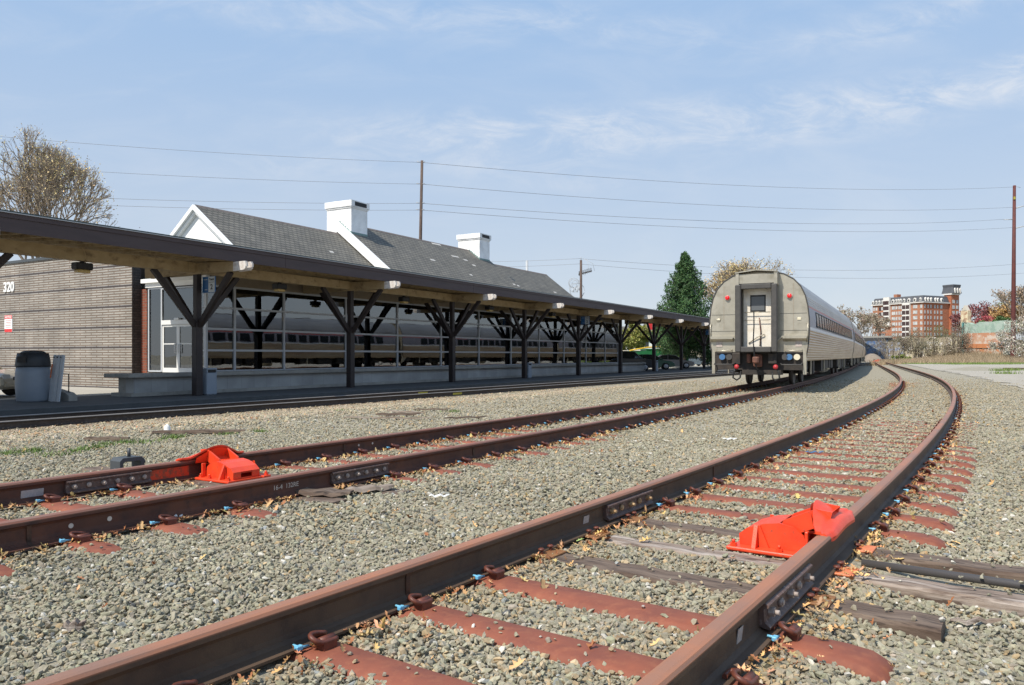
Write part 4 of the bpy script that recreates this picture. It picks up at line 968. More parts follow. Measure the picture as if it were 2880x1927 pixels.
def passenger_car(label, detailed=True):
    T = empty('passenger_car', (0, 0, 0), 0, label, 'train car', 'cars of the passenger train')
    L0, L1 = .02, 25.7
    # closed inner body (keeps light out), then the visible skins
    pr = [(-p[0] + .03, p[1] - .03 if p[1] > 3 else p[1]) for p in HPROF] + [(p[0] - .03, p[1] - .03 if p[1] > 3 else p[1]) for p in HPROF[::-1][1:]]
    MB().prism(pr, 'x', L0 + .02, L1).build('body', m_blackm, T)
    shell(.86, 1.90, L0, L1, .018, .085, m_ssl, T, 'lower_side')
    shell(1.90, 1.98, L0, L1, 0, .08, m_bandl, T, 'stripe', True)
    shell(1.98, 2.62, L0, L1, 0, .64, m_band, T, 'window_band', True)
    shell(2.62, 2.68, L0, L1, 0, .08, m_bandr, T, 'stripe', True)
    shell(2.68, 3.55, L0, L1, .014, .085, m_ssu, T, 'upper_side')
    shell(3.55, 3.86, L0, L1, 0, 1, m_ssu, T, 'roof_skin')
    for k in range(7): MB().box(1.5 + k * 3.5, 3.0 + k * 3.5, -.35, .35, 3.80, 3.90, .03).build('roof_panel', m_ssu, T)
    for sg in (-1, 1):
        for k in range(21):
            xa = 2.4 + k * 1.03; y = wy(2.3)
            w = MB().obox((xa + .36, sg * (y + .004), 2.30), (1, 0, 0), (0, -.085 * sg, 1), (0, 1, 0), .40, .265, .012).build('window', m_black, T)
            MB().obox((xa + .36, sg * (y + .012), 2.30), (1, 0, 0), (0, -.085 * sg, 1), (0, 1, 0), .345, .215, .008).build('pane', m_trwin, w)
    # end wall with rounded shoulders
    full = [(-p[0], p[1]) for p in HPROF if p[1] > 1.1]; full = [(-1.50, 1.16)] + full[1:] if full[0][1] < 1.2 else [(-wy(1.16), 1.16)] + full
    full = full + [(-p[0], p[1]) for p in full[::-1][1:]]
    for xx in ((0, .05), (L1 + .02, L1 + .07)) if detailed else ((0, .05), (L1 + .02, L1 + .07)):
        MB().prism(full, 'x', xx[0] - .05, xx[1] - .05).build('end_wall', m_ss, T)
    rim = [(-p[0] * 1.006, p[1] * 1.0015) for p in HPROF if p[1] > .9]; rim = rim + [(-a, b) for a, b in rim[::-1][1:]]
    MB().tube([(-.05, a, b) for a, b in rim], .022, 6).build('edge_trim', m_diaph, T)
    for sg in (-1, 1):
        for z in (1.86, 2.42): MB().box(-.057, -.051, sg*.70, sg*(wy(z) - .04), z, z + .012).build('panel_seam', m_diaph, T)
        MB().box(-.057, -.051, sg*1.12, sg*1.128, 1.88, 3.42).build('panel_seam', m_ssl, T)
        MB().box(-.075, -.051, sg*1.30 - .06, sg*1.30 + .06, 2.20, 2.29, .01).build('switch_box', m_crm if sg < 0 else m_ss, T)
        MB().tube([(-.06, sg*1.52, 1.5), (-.11, sg*1.56, 1.5), (-.11, sg*1.57, 2.1), (-.06, sg*1.53, 2.1)], .014, 6).build('grab_bar', m_ss, T)
    # diaphragm and hood
    D = -.52
    d = MB(); d.box(D, D + .10, -.67, -.48, 1.15, 3.39, .03).box(D, D + .10, .48, .67, 1.15, 3.39, .03).box(D + .002, D + .098, -.479, .479, 3.24, 3.40, .02).box(D + .002, D + .098, -.479, .479, 1.15, 1.33, .02)
    d.build('diaphragm_face', m_diaph, T)
    MB().box(D + .101, -.052, -.60, -.50, 1.2, 3.36).box(D + .101, -.052, .50, .60, 1.2, 3.36).box(D + .101, -.052, -.60, .60, 3.361, 3.42).box(D + .101, -.052, -.60, .60, 1.16, 1.199).build('diaphragm_bellows', m_black, T)
    h = MB(); h.box(-.40, -.052, -.58, .58, 3.43, 3.74).box(-.44, -.04, -.66, -.56, 3.38, 3.80).box(-.44, -.04, .56, .66, 3.38, 3.80).prism([(-.68, 3.78), (0, 3.85), (.68, 3.78), (.68, 3.81), (0, 3.88), (-.68, 3.81)], 'x', -.47, .3)
    h.build('hood', m_ss, T)
    dr = MB().box(-.075, -.052, -.46, .46, 1.20, 3.28).build('door', m_doorw, T)
    MB().box(-.088, -.076, -.25, .25, 2.50, 3.06, .02).build('window_frame', m_black, dr); MB().box(-.092, -.089, -.21, .21, 2.55, 3.01).build('pane', M('door_glass', (0.12, 0.13, 0.14), rough=.1), dr)
    MB().tube([(-.18, .42, 2.48), (-.18, -.42, 2.48)], .014, 6).tube([(-.18, .42, 2.22), (-.18, -.42, 2.22)], .012, 6).build('gate_bar', m_ss, dr)
    MB().tube([(-.10, -.22, 1.72), (-.14, -.20, 1.74), (-.14, .0, 1.66), (-.10, .30, 1.45)], .016, 6).build('handle', m_ss, dr)
    MB().tube([(-.52, .06, 2.5), (-.55, .05, 2.0), (-.57, .07, 1.5), (-.56, .03, .95), (-.50, -.02, .62), (-.42, -.12, .50), (-.3, -.3, .44)], .020, 6).build('hanging_cable', m_black, T)
    MB().tube([(-.12, -.05, 2.3), (-.13, -.10, 1.8), (-.12, -.07, 1.35)], .018, 6).build('hanging_cable', m_rusty, T)
    for sg in (-1, 1):
        l = MB(); l.tube([(-.052, sg*1.0, 3.0), (-.09, sg*1.0, 3.0)], .095, 18); l = l.build('marker_light', m_ss, T)
        MB().lathe([(.075, 0), (.072, .03), (.045, .055), (0.004, .065)], (0, 0, 0), 16).build('red_lens', m_redl, l)
        q = [o for o in l.children][-1]; q.rotation_euler = (0, R_(-90), 0); q.location = (-.09, sg*1.0, 3.0)
        s = MB(); s.box(-.22, -.052, sg*.78, sg*1.555, 1.64, 1.69).prism([(-.22, 1.60), (-.052, 1.50), (-.052, 1.639), (-.22, 1.639)], 'y', sg*.8, sg*1.54)
        s.add([(-.22, sg*.78, 1.69), (-.22, sg*.78, 1.64), (-.22, sg*.62, 1.52), (-.22, sg*.62, 1.47), (-.06, sg*.78, 1.69), (-.06, sg*.78, 1.64), (-.06, sg*.62, 1.52), (-.06, sg*.62, 1.47)], [(0, 1, 3, 2), (4, 6, 7, 5), (0, 2, 6, 4), (1, 5, 7, 3)])
        s.build('step_ledge', m_ss, T)
        MB().tube([(-.06, sg*.86, 1.24), (-.14, sg*.86, 1.20), (-.14, sg*1.38, 1.20), (-.06, sg*1.38, 1.24)], .020, 8).build('grab_bar', m_ss, T)
        MB().box(-.066, -.054, sg*1.18, sg*1.38, 1.33, 1.60).build('placard', M('placard_pale', (0.50, 0.46, 0.42), (0.42, 0.33, 0.30), scale=14, rough=.6), T)
        MB().box(-.08, -.04, sg*1.47 - .05, sg*1.47 + .05, .42, 1.18).build('corner_post', m_ss, T)
        MB().tube([(-.08, sg*1.40, .80), (-.40, sg*1.38, .74), (-.40, sg*.80, .74), (-.1, sg*.7, .8)], .022, 6).build('step_bar', m_diaph, T)
        hh = MB(); hh.tube([(-.42, sg*.62, .66), (-.47, sg*.72, .48), (-.47, sg*.74, .30), (-.45, sg*.62, .22), (-.42, sg*.52, .30), (-.38, sg*.50, .52)], .028, 8); h2 = hh.build('air_hose', m_black, T)
        MB().lathe([(.07, 0), (.085, .03), (.06, .08)], (0, 0, 0), 12).build('glad_hand', m_redp, h2); q = h2.children[-1]; q.location = (-.46, sg*.62, .66); q.rotation_euler = (0, R_(-80), 0)
    MB().box(-.05, 1.2, -1.42, 1.42, .56, 1.158).build('end_sill', m_blackm, T)
    for yy, mt in ((1.16, m_bluc), (.93, m_diaph), (-.86, m_diaph), (-1.0, m_bluc), (-1.24, m_crm)):
        MB().tube([(-.052, yy, .99), (-.15, yy, .99)], .085, 16).tube([(-.15, yy, .99), (-.17, yy, .99)], .10, 16).build('socket', mt, T)
    MB().box(-.30, .2, -.15, .12, .66, 1.08, .04).box(-.26, .2, .20, .34, .80, 1.10, .03).box(-.62, -.301, -.10, .10, .78, 1.0, .04).build('coupler', m_rusty, T)
    MB().box(-.28, .1, -.62, -.36, .78, 1.10).box(-.16, .2, .55, .84, .74, 1.12, .02).box(-.2, .3, -.75, .5, .40, .56).build('under_equipment', m_blackm, T)
    # running gear
    for bx in (3.95, 21.9):
        b = MB(); b.box(bx - 1.9, bx + 1.9, -1.18, -1.02, .42, .66, .04).box(bx - 1.9, bx + 1.9, 1.02, 1.18, .42, .66, .04).box(bx - .35, bx + .35, -1.2, 1.2, .50, .80, .04)
        b.box(bx - .28, bx + .28, -1.36, -1.19, .34, .95, .05).box(bx - .28, bx + .28, 1.19, 1.36, .34, .95, .05)
        tr = b.build('truck_frame', m_blackm, T)
        for ax in (-1.3, 1.3):
            for sg in (-1, 1):
                wv = MB(); wv.lathe([(.10, .09), (.40, .055), (.46, .07), (.48, .0), (.455, -.065), (.40, -.05), (.10, -.07)], (0, 0, 0), 28); w = wv.build('wheel', M('wheel_steel', (0.045, 0.04, 0.037), (0.09, 0.07, 0.06), scale=8, rough=.6), tr)
                w.rotation_euler = (R_(90 * sg), 0, 0); w.location = (bx + ax, sg * .755, .458)
            MB().cyl((bx + ax, -1.1, .458), (bx + ax, 1.1, .458), .08, 10).build('axle', m_blackm, tr)
    ue = MB()
    xx = 6.6; r2 = random.Random(3)
    while xx < 19.3:
        w_ = r2.uniform(.5, 1.5); 
        if r2.random() < .75: ue.box(xx, xx + w_, -1.38, -.7, r2.uniform(.34, .52), .855).box(xx, xx + w_, .7, 1.38, r2.uniform(.34, .52), .855)
        xx += w_ + r2.uniform(.1, .45)
    ue.box(.1, 25.6, -.3, .3, .5, .855).build('under_equipment', m_blackm, T)
    for sg in (-1, 1):
        MB().cyl((11.3, sg*1.0, .5), (12.6, sg*1.0, .5), .24, 14).build('air_tank', m_ss, T)
        for x in (2.2, 7.4, 15.6, 19.6): MB().box(x, x + .10, sg*1.40, sg*1.44, .38, .86).build('step_iron', m_ss, T)
        MB().prism([(.0, .86), (.0, .50), (.22, .50), (.60, .86)], 'y', sg*1.40, sg*1.46).build('skirt', m_ss, T)
    return T
pc = passenger_car('rear passenger car with its closed end door and red marker lamps facing us')
sEnd = near_s(TB, 8.24, 25.6)
LB = ['rear', 'second passenger car from the end, coupled beyond the rear car', 'third passenger car from the end of the train, further round the bend', 'fourth passenger car from the end of the train, farthest one still seen at the bend', 'fifth passenger car from the end of the train, where the side narrows to a sliver']
for k in range(5):
    s0 = sEnd + k * 26.3
    T = pc if k == 0 else copy_tree(pc)
    xa, ya, _ = at(TB, s0 + 3.95); xb, yb, _ = at(TB, s0 + 21.9)
    h = math.atan2(xb - xa, yb - ya); rz = math.pi / 2 - h
    ux, uy = math.sin(h), math.cos(h); zt = 0.2 + float(zB(26))
    T.location = (xa - ux * 3.95, ya - uy * 3.95, zt); T.rotation_euler = (0, 0, rz)
    if k: T['label'] = LB[k]

# ------------------------------------------------------------ derails
def derail(label):
    """local x: -x is inside the gauge, y along the rail, z = 0 at rail foot; the shoe lies over the rail head at x = 0"""
    T = empty('derail', (0, 0, 0), 0, label, 'derail', 'orange derails clamped to the tracks')
    b = MB(); b.box(-.64, -.10, -.27, -.17, .0, .022, .006).box(-.64, -.10, .17, .27, 0, .022, .006).box(-.62, -.12, -.169, .169, .001, .016); base = b.build('base_plate', m_orange, T)
    side = [(-.58, .02), (-.585, .085), (-.53, .125), (-.42, .160), (-.32, .175), (-.23, .160), (-.165, .115), (-.145, .05), (-.14, .02)]
    h = MB(); h.prism(side, 'y', -.165, -.145).prism(side, 'y', .145, .165)
    top = side[1:5]
    for (xa, za), (xb, zb) in zip(top[:-1], top[1:]): h.add([(xa, -.144, za), (xb, -.144, zb), (xb, .144, zb), (xa, .144, za), (xa, -.144, za - .014), (xb, -.144, zb - .014), (xb, .144, zb - .014), (xa, .144, za - .014)], [(0, 1, 2, 3), (7, 6, 5, 4), (0, 4, 5, 1), (3, 2, 6, 7)])
    h.box(-.583, -.568, -.144, -.07, .03, .085).box(-.583, -.568, .07, .144, .03, .085).box(-.58, -.40, -.144, .144, .017, .03); h.build('housing', m_orange, T)
    for sg in (-1, 1):
        MB().prism([(-.50, .02), (-.38, .02), (-.44, .15), (-.46, .15)], 'y', sg*.166, sg*.185).build('rib', m_orange, T)
        MB().add([(x, y, z) for x in (-.478, -.452) for y, z in ((sg*.187, .155), (sg*.187, .022), (sg*.25, .022))], [(0, 1, 2), (5, 4, 3), (0, 3, 4, 1), (1, 4, 5, 2), (2, 5, 3, 0)]).build('gusset', m_orange, T)
        MB().box(-.15, -.128, sg*.166, sg*.21, .02, .15, .004).build('rib', m_orange, T)
    for x in (-.60, -.30, -.16):
        for sg in (-1, 1):
            MB().tube([(x, sg*.235, .02), (x, sg*.235, .042)], .022, 6, True, False).tube([(x, sg*.235, .042), (x, sg*.235, .06)], .011, 8).build('bolt', m_orange, base)
    a = MB()      # crank arm from the housing up to the shoe
    for sg in (-1, 1): a.prism([(-.36, .10), (-.30, .08), (-.02, .20), (.0, .265), (-.10, .275), (-.30, .19)], 'y', sg*.105, sg*.125)
    a.box(-.33, -.02, -.1, .1, .125, .14)
    def arm(u, v): return (-.34 + .34*u, -.104 + .208*v, .13 + .135*u - .03*math.sin(math.pi*u))
    a.grid(arm, 8, 4); a.build('arm', m_orange, T)
    s = MB()      # the cast shoe: lies along the head, its middle swept up and outwards
    def shoe(u, v, dz=0):
        y = -.40 + .80*u; x = -.075 + .135*v
        rise = max(0.0, math.sin(math.pi * min(1, max(0, (u - .12) / .76)))) ** 1.2
        inner = (1 - v) ** 1.3; z = .186 + .012 + rise * (.012 + .085 * inner) + .010 * (v < .5)
        x -= rise * .055 * inner; w = 1 - .5 * (max(0, abs(u - .5) - .36) / .14) 
        if u < .1: z -= .006
        if v > .88: z -= .03 * (v - .88) / .12
        return (x * w + .0, y, z + dz)
    nu, nv = 30, 10
    s.grid(lambda u, v: shoe(u, v), nu, nv).grid(lambda u, v: shoe(u, v, -.017), nu, nv)
    per = [shoe(u/nu, 0) for u in range(nu+1)] + [shoe(1, v/nv) for v in range(1, nv+1)] + [shoe(1-u/nu, 1) for u in range(1, nu+1)] + [shoe(0, 1-v/nv) for v in range(1, nv)]
    n = len(per); s.add(per + [(p[0], p[1], p[2] - .017) for p in per], [(i, (i+1) % n, n+(i+1) % n, n+i) for i in range(n)], True)
    so = s.build('shoe', m_orange, T)
    f = MB(); f.grid(lambda u, v: (-.075 - .06*math.sin(math.pi*u)*(.4+.6*v) - .02*v, -.22 + .46*u, .20 - .06*(1-v)*0 + .085*math.sin(math.pi*u)*(v) - .05*(1 - v)), 12, 5); f.build('deflector', m_orange, so)
    return T
dC = derail('orange derail on the right rail of the right-hand track, beside the long timber ties')
pC = G(2335, 1490, .2); sC = near_s(TC, pC.x, pC.y) + .06
pC = fr_at(TC, (sW[1] + sW[2]) / 2 + .06, .753)[0]; hC = at(TC, (sW[1] + sW[2]) / 2)[2]
dC.location = (pC.x, pC.y, .018); dC.rotation_euler = (0, 0, -hC); dC.scale = (.90, .92, 1)
dB = copy_tree(dC)
dB['label'] = 'orange derail on the far rail of the middle track, beside the black lever bracket'
sDB = S0B + .60 * 3.6 ; pB = fr_at(TB, sDB, -.753)[0]; hB = at(TB, sDB)[2]
dB.location = (pB.x, pB.y, .018 + float(zB(pB.y))); dB.rotation_euler = (0, 0, -hB + math.pi)
# splashed paint on the rail web by the far derail
o, t, n = fr_at(TB, sDB - .55, -.753); MB().obox(o + n * .0108 + Vector((0, 0, zB0(o.y) + .08)), t, (0, 0, 1), n, .30, .045, .0008).build('paint_splash', m_orangedk, rBL)
# bracket beside the far derail
br = empty('lever_bracket', (0, 0, 0), 0, 'black square steel lever bracket standing behind the middle track beside the far derail', 'bracket')
b = MB()
pr = [(-.17, 0), (-.17, .20), (-.13, .235), (.13, .235), (.17, .20), (.17, 0), (.125, 0), (.125, .17), (.10, .19), (-.10, .19), (-.125, .17), (-.125, 0)]
b.prism(pr, 'y', -.10, .10).box(-.30, .30, -.12, .12, -.015, 0).prism([(-.28, .0), (-.17, .12), (-.17, 0)], 'y', -.02, .02); b.build('frame', m_greysteel, br)
MB().cyl((.02, 0, .235), (.02, 0, .33), .022, 10).build('lever_pin', m_greysteel, br); MB().cyl((.17, 0, .16), (.24, 0, .16), .025, 8).build('side_bolt', m_greysteel, br)
o, t, n = fr_at(TB, sDB - .55, -.753 - .50); br.location = (o.x, o.y, zB0(o.y) + .015); br.rotation_euler = (0, 0, math.pi/2 - at(TB, sDB)[2]); br.scale = (.72, .8, .82)

# ------------------------------------------------------------ leaves, litter and weeds on the ballast
def leaves(name, n, near, label, size=.03):
    base = np.array([(0,-1,0),(.18,-.55,.05),(.55,-.62,.22),(.30,-.15,.08),(.78,.12,.30),(.30,.30,.08),(.42,.72,.2),(0,1.05,.10),(-.42,.72,.2),(-.30,.30,.08),(-.78,.12,.30),(-.30,-.15,.08),(-.55,-.62,.22),(-.18,-.55,.05)])
    X = []; Y = []; Zs = []
    for T, zf, w in ((TC, zC0, .55), (TB, zB0, .45)):
        m = int(n * w); s = nr.uniform(-5, 34, m) if T is TC else nr.uniform(-6, 30, m)
        s = np.where(nr.random(m) < .5, -5 + (s + 5) * .35, s)
        rail_ = np.where(nr.random(m) < .5, -.753, .753); off = rail_ + .07 + nr.exponential(.085, m) * 1.0
        stray = nr.random(m) < .09; off[stray] = nr.uniform(-1.3, 2.0, stray.sum())
        cl = np.sin(s * 10.8) * .5 + .5; keep = nr.random(m) < (.35 + .65 * cl); s, off, m2 = s[keep], off[keep], keep.sum()
        x = np.interp(s, T[0], T[1]); y = np.interp(s, T[0], T[2]); th = np.interp(s, T[0], T[3])
        x = x + off * np.cos(th); y = y - off * np.sin(th); X.append(x); Y.append(y)
        Zs.append(ground(x, y) + .028 + nr.uniform(0, .018, m2))
    X = np.concatenate(X); Y = np.concatenate(Y); Z = np.concatenate(Zs)
    ex = int(n * .05); x, y = wedge(ex, 2, 16); X = np.append(X, x); Y = np.append(Y, y); Z = np.append(Z, ground(x, y) + .035)
    km = ~(tie_mask(X, Y, .10) & (nr.random(len(X)) < .75)); X, Y, Z = X[km], Y[km], Z[km]
    m = len(X); k = len(base); sz = size * nr.lognormal(0, .3, m) * (1 + .02 * Y)
    a = nr.uniform(0, 2*math.pi, m); tl = nr.normal(0, .6, m); cur = nr.uniform(.3, 2.2, m); asp = nr.uniform(.45, .9, m)
    v = np.repeat(base[None], m, 0); v[:, :, 2] *= cur[:, None]; v[:, :, 0] *= asp[:, None]; v[:, :, 2] += (v[:, :, 1] ** 2) * nr.uniform(-.2, .35, (m, 1))
    y2 = v[:, :, 1] * np.cos(tl)[:, None] - v[:, :, 2] * np.sin(tl)[:, None]; z2 = v[:, :, 1] * np.sin(tl)[:, None] + v[:, :, 2] * np.cos(tl)[:, None]
    x3 = v[:, :, 0] * np.cos(a)[:, None] - y2 * np.sin(a)[:, None]; y3 = v[:, :, 0] * np.sin(a)[:, None] + y2 * np.cos(a)[:, None]
    V = np.stack([x3 * sz[:, None] + X[:, None], y3 * sz[:, None] + Y[:, None], np.maximum(z2, -.3) * sz[:, None] + Z[:, None]], 2).reshape(-1, 3)
    fan = []
    for tr in ((0,1,13),(1,2,3),(1,3,11),(1,11,13),(13,11,12),(3,4,5),(3,5,9),(3,9,11),(11,9,10),(5,6,7),(5,7,9),(9,7,8)): fan.append(tr)
    F = (np.array(fan)[None] + (np.arange(m) * k)[:, None, None]).reshape(-1)
    c = np.array([.58, .37, .165]) * nr.uniform(.45, 1.3, (m, 1)) * (1 + nr.normal(0, .10, (m, 3))); d = nr.random(m) < .2; c[d] = np.array([.33, .13, .05])
    o = mesh_np(name, V, F, 3, m_leaf, cols=np.repeat(np.concatenate([c, np.ones((m, 1))], 1), k, 0)); o['kind'] = 'stuff'; o['label'] = label; o['category'] = 'leaves'; return o
leaves('fallen_leaves', 10000, True, 'curled tan oak leaves blown against the rails and clips', .022)
def blades(name, pts, n, h, r, col, label, cat='weeds', spread=1.0, kind='stuff', w=.012):
    X = []; 
    P_ = np.array(pts); idx = nr.integers(0, len(P_), n); c = P_[idx]; x = c[:, 0] + nr.normal(0, r, n) * c[:, 2]; y = c[:, 1] + nr.normal(0, r, n) * c[:, 2]; z = ground(x, y) + .01
    hh = h * nr.uniform(.4, 1.2, n); a = nr.uniform(0, 6.28, n); ln = nr.normal(0, .5, (n, 2)) * spread
    dx, dy = np.cos(a) * w, np.sin(a) * w
    v = np.stack([np.stack([x - dx, y - dy, z], 1), np.stack([x + dx, y + dy, z], 1), np.stack([x + ln[:, 0] * hh, y + ln[:, 1] * hh, z + hh], 1)], 1).reshape(-1, 3)
    cc = np.array(col) * nr.uniform(.6, 1.4, (n, 1)); cc = np.repeat(np.concatenate([cc, np.ones((n, 1))], 1), 3, 0)
    o = mesh_np(name, v, np.arange(n * 3), 3, m_leaf, cols=cc); o['kind'] = kind; o['label'] = label; o['category'] = cat; return o
wp = []
for q in ((160, 1300), (225, 1288), (300, 1270), (20, 1300), (410, 1262), (60, 1293), (350, 1265), (480, 1250), (500, 1246), (728, 1230), (960, 1158), (1275, 1168), (640, 1240), (100, 1290), (270, 1280)):
    g_ = G(q[0], q[1], -.1); wp.append((g_.x, g_.y, rnd.uniform(.3, 1.0)))
blades('weeds', wp, 1500, .06, .15, (.13, .20, .045), 'low green weeds sprouting from the gravel beyond the middle track', w=.008)
# odd bits on the gravel
def chunk(name, q, L, W, H, rz, mat, label, cat, z=-.05, bend=.0):
    p = G(q[0], q[1], z); p.z = float(ground(p.x, p.y)) + H * .5 + .036
    fr = []; n = 7
    for i in range(n + 1):
        t = i / n - .5; k = 1 - .5 * abs(2 * t) ** 4
        fr.append((Vector((t * L, bend * math.sin(t * 5), .01 * math.sin(i * 2.1))), Vector((0, k, 0)), Vector((0, 0, k))))
    o = MB().sweep([(-W/2, -H/2), (W/2, -H/2), (W/2 * .9, H * .4), (0, H/2), (-W/2 * .8, H * .45)], fr).build(name, mat); o.location = p; o.rotation_euler = (0, 0, rz); return tag(o, label, cat)
m_drift = M('weathered_plank', (0.30, 0.25, 0.21), (0.16, 0.12, 0.09), scale=14, rough=.9, stretch=(.2, 1, 1))
m_white = M('white_plastic', (0.75, 0.75, 0.73), rough=.5)
chunk('broken_plank', (560, 1228), 1.35, .14, .05, .15, m_wood, 'long broken dark plank on the gravel right of the white insulator', 'plank')
chunk('broken_plank', (300, 1250), .62, .10, .05, .02, m_wood, 'short charred plank on the gravel above the green weeds', 'plank')
chunk('broken_plank', (1145, 1166), 1.0, .10, .03, -.5, m_drift, 'bleached slanting plank in the debris beyond the middle track', 'plank')
chunk('broken_plank', (1090, 1184), 1.7, .07, .03, -.1, m_drift, 'thin bleached batten lying below the slanting plank', 'plank')
chunk('broken_plank', (1120, 1174), .9, .12, .05, .25, m_wood, 'dark broken plank between the slanting plank and the thin batten', 'plank')
chunk('broken_plank', (1215, 1158), .8, .06, .03, .1, m_wood, 'small dark stick of wood right of the slanting plank', 'plank')
chunk('broken_plank', (1310, 1183), .9, .05, .03, .45, m_wood, 'thin dark stick between the debris and the far rail', 'plank')
chunk('wood_offcut', (1040, 1384), .42, .16, .03, .5, m_drift, 'flat grey wood offcut on the gravel below the joint bar of the middle track', 'wood scrap', 0)
chunk('wood_offcut', (910, 1396), .50, .20, .035, -.15, m_wood, 'dark flat wood offcut beside the middle track joint', 'wood scrap', 0)
chunk('plastic_scrap', (1235, 1403), .17, .035, .012, .1, m_white, 'white plastic scrap on the open gravel between the two tracks', 'litter', 0)
chunk('plastic_scrap', (2290, 1278), .22, .03, .01, .05, m_bluc, 'thin pale blue strip lying between the rails of the right-hand track', 'litter', 0)
chunk('bleached_stick', (2745, 1738), .22, .022, .018, -.2, m_woodpale, 'bleached stick on the gravel below the long timber ties', 'stick', 0, .02)
chunk('paper_scrap', (492, 1466), .10, .05, .02, .4, m_white, 'torn white paper against the near rail of the middle track', 'litter', 0)
chunk('pale_rock', (210, 1782), .085, .05, .03, .3, m_woodpale, 'large pale stone lying among the ballast at lower left', 'stone', 0)
chunk('pale_rock', (2053, 1240), .20, .04, .015, .1, m_white, 'white scrap lying on the gravel between middle and right-hand tracks', 'litter', 0)
ins = MB().lathe([(.05, 0), (.055, .03), (.035, .05), (.038, .075), (.02, .10), (.004, .11)], (0, 0, 0), 12).build('insulator_cap', m_white); p = G(470, 1242, -.12); ins.location = (p.x, p.y, float(ground(p.x, p.y)) + .03); ins.scale = (1.3, 1.3, 1.3)
tag(ins, 'white ceramic insulator standing on the gravel at the end of a broken plank', 'insulator')

# ------------------------------------------------------------ platform furniture
tb_ = SE('trash_barrel', 'large grey round trash barrel with a dark lid at the left end of the platform', 'trash can', None, -4.6, 1.35)
MB().lathe([(.40, 0), (.43, .05), (.455, .45), (.455, .80), (.43, 1.02)], (0, 0, 0), 32).build('barrel', m_bin, tb_)
MB().lathe([(.455, 1.02), (.455, 1.06), (.44, 1.22), (.40, 1.42)], (0, 0, 0), 32).lathe([(.33, 1.42), (.30, 1.46), (.22, 1.49), (.02, 1.50)], (0, 0, 0), 24).build('lid', m_binlid, tb_)
MB().obox((-.40, -.18, 1.235), (.42, -.9, 0), (0, 0, 1), (.9, .42, 0), .135, .085, .03).build('opening', m_black, tb_)
for k, (x, y, lab) in enumerate(((.45, .02, 'grey slotted litter bin against the first large canopy post'), (3 * BAY + .45, .05, 'grey slotted litter bin against the fourth canopy post'), (6 * BAY + .45, .05, 'grey litter bin beside the canopy post in front of the green car'), (9.3 * BAY, 1.0, 'dark litter bin at the far end of the platform beside the train'))):
    if k == 0:
        lb_ = SE('litter_bin', lab, 'litter bin', 'litter bins on the platform', x, y)
        MB().box(-.21, .21, -.20, .20, .02, .76, .02).box(-.17, .17, -.16, .16, 0, .02).build('body', m_bin, lb_)
        MB().box(-.22, .22, -.21, .21, .86, .92, .02).box(-.21, -.17, -.20, .20, .761, .86).box(.17, .21, -.20, .20, .761, .86).build('hood', m_bin, lb_); MB().box(-.165, .165, -.18, .18, .77, .855).build('opening', m_black, lb_)
    else:
        o = copy_tree(lb_); c, s_ = math.cos(RS), math.sin(RS); o.location = (OS.x + x*c - y*s_, OS.y + x*s_ + y*c, OS.z); o['label'] = lab
m_barr = M('barricade_white', (0.50, 0.54, 0.58), (0.44, 0.47, 0.50), scale=8, rough=.5); m_barro = M('barricade_orange', (0.60, 0.16, 0.06), rough=.5)
for k in range(3):
    x = -4.35 + .02 * k; y = .78 - .14 * k
    b = SE('barricade_board', ('striped', 'middle', 'outermost')[k] + ' white barricade board leaning beside the trash barrel', 'barricade', 'folded barricade boards', x, y); b.rotation_euler = (0, 0, RS)
    m1 = MB(); m1.beam((0, .08, 0), (.02, -.16, 1.36), .045, .11 if k else .2); m1.build('board', m_barr, b)
    if k == 0:
        for j in range(3): MB().beam((-.08, -.02 - .03*j, .70 + .12*j), (-.08, -.06 - .03*j, .86 + .12*j), .012, .05).build('stripe', m_barro, b)
    MB().cyl((-.07, -.155, 1.30), (-.04, -.155, 1.30), .018, 8).build('bolt', m_black, b)
hr = SE('handrail', 'small black steel handrail on a concrete kerb block left of the low wall', 'handrail', None, -3.9, .75)
MB().tube([(0, .35, .80), (0, 0, .80), (0, 0, .24)], .018, 6).build('rail', m_black, hr); MB().prism([(-.22, 0), (-.22, .16), (-.05, .24), (.6, .34), (.6, 0)], 'x', -.13, .13).build('kerb_block', m_conc, hr)

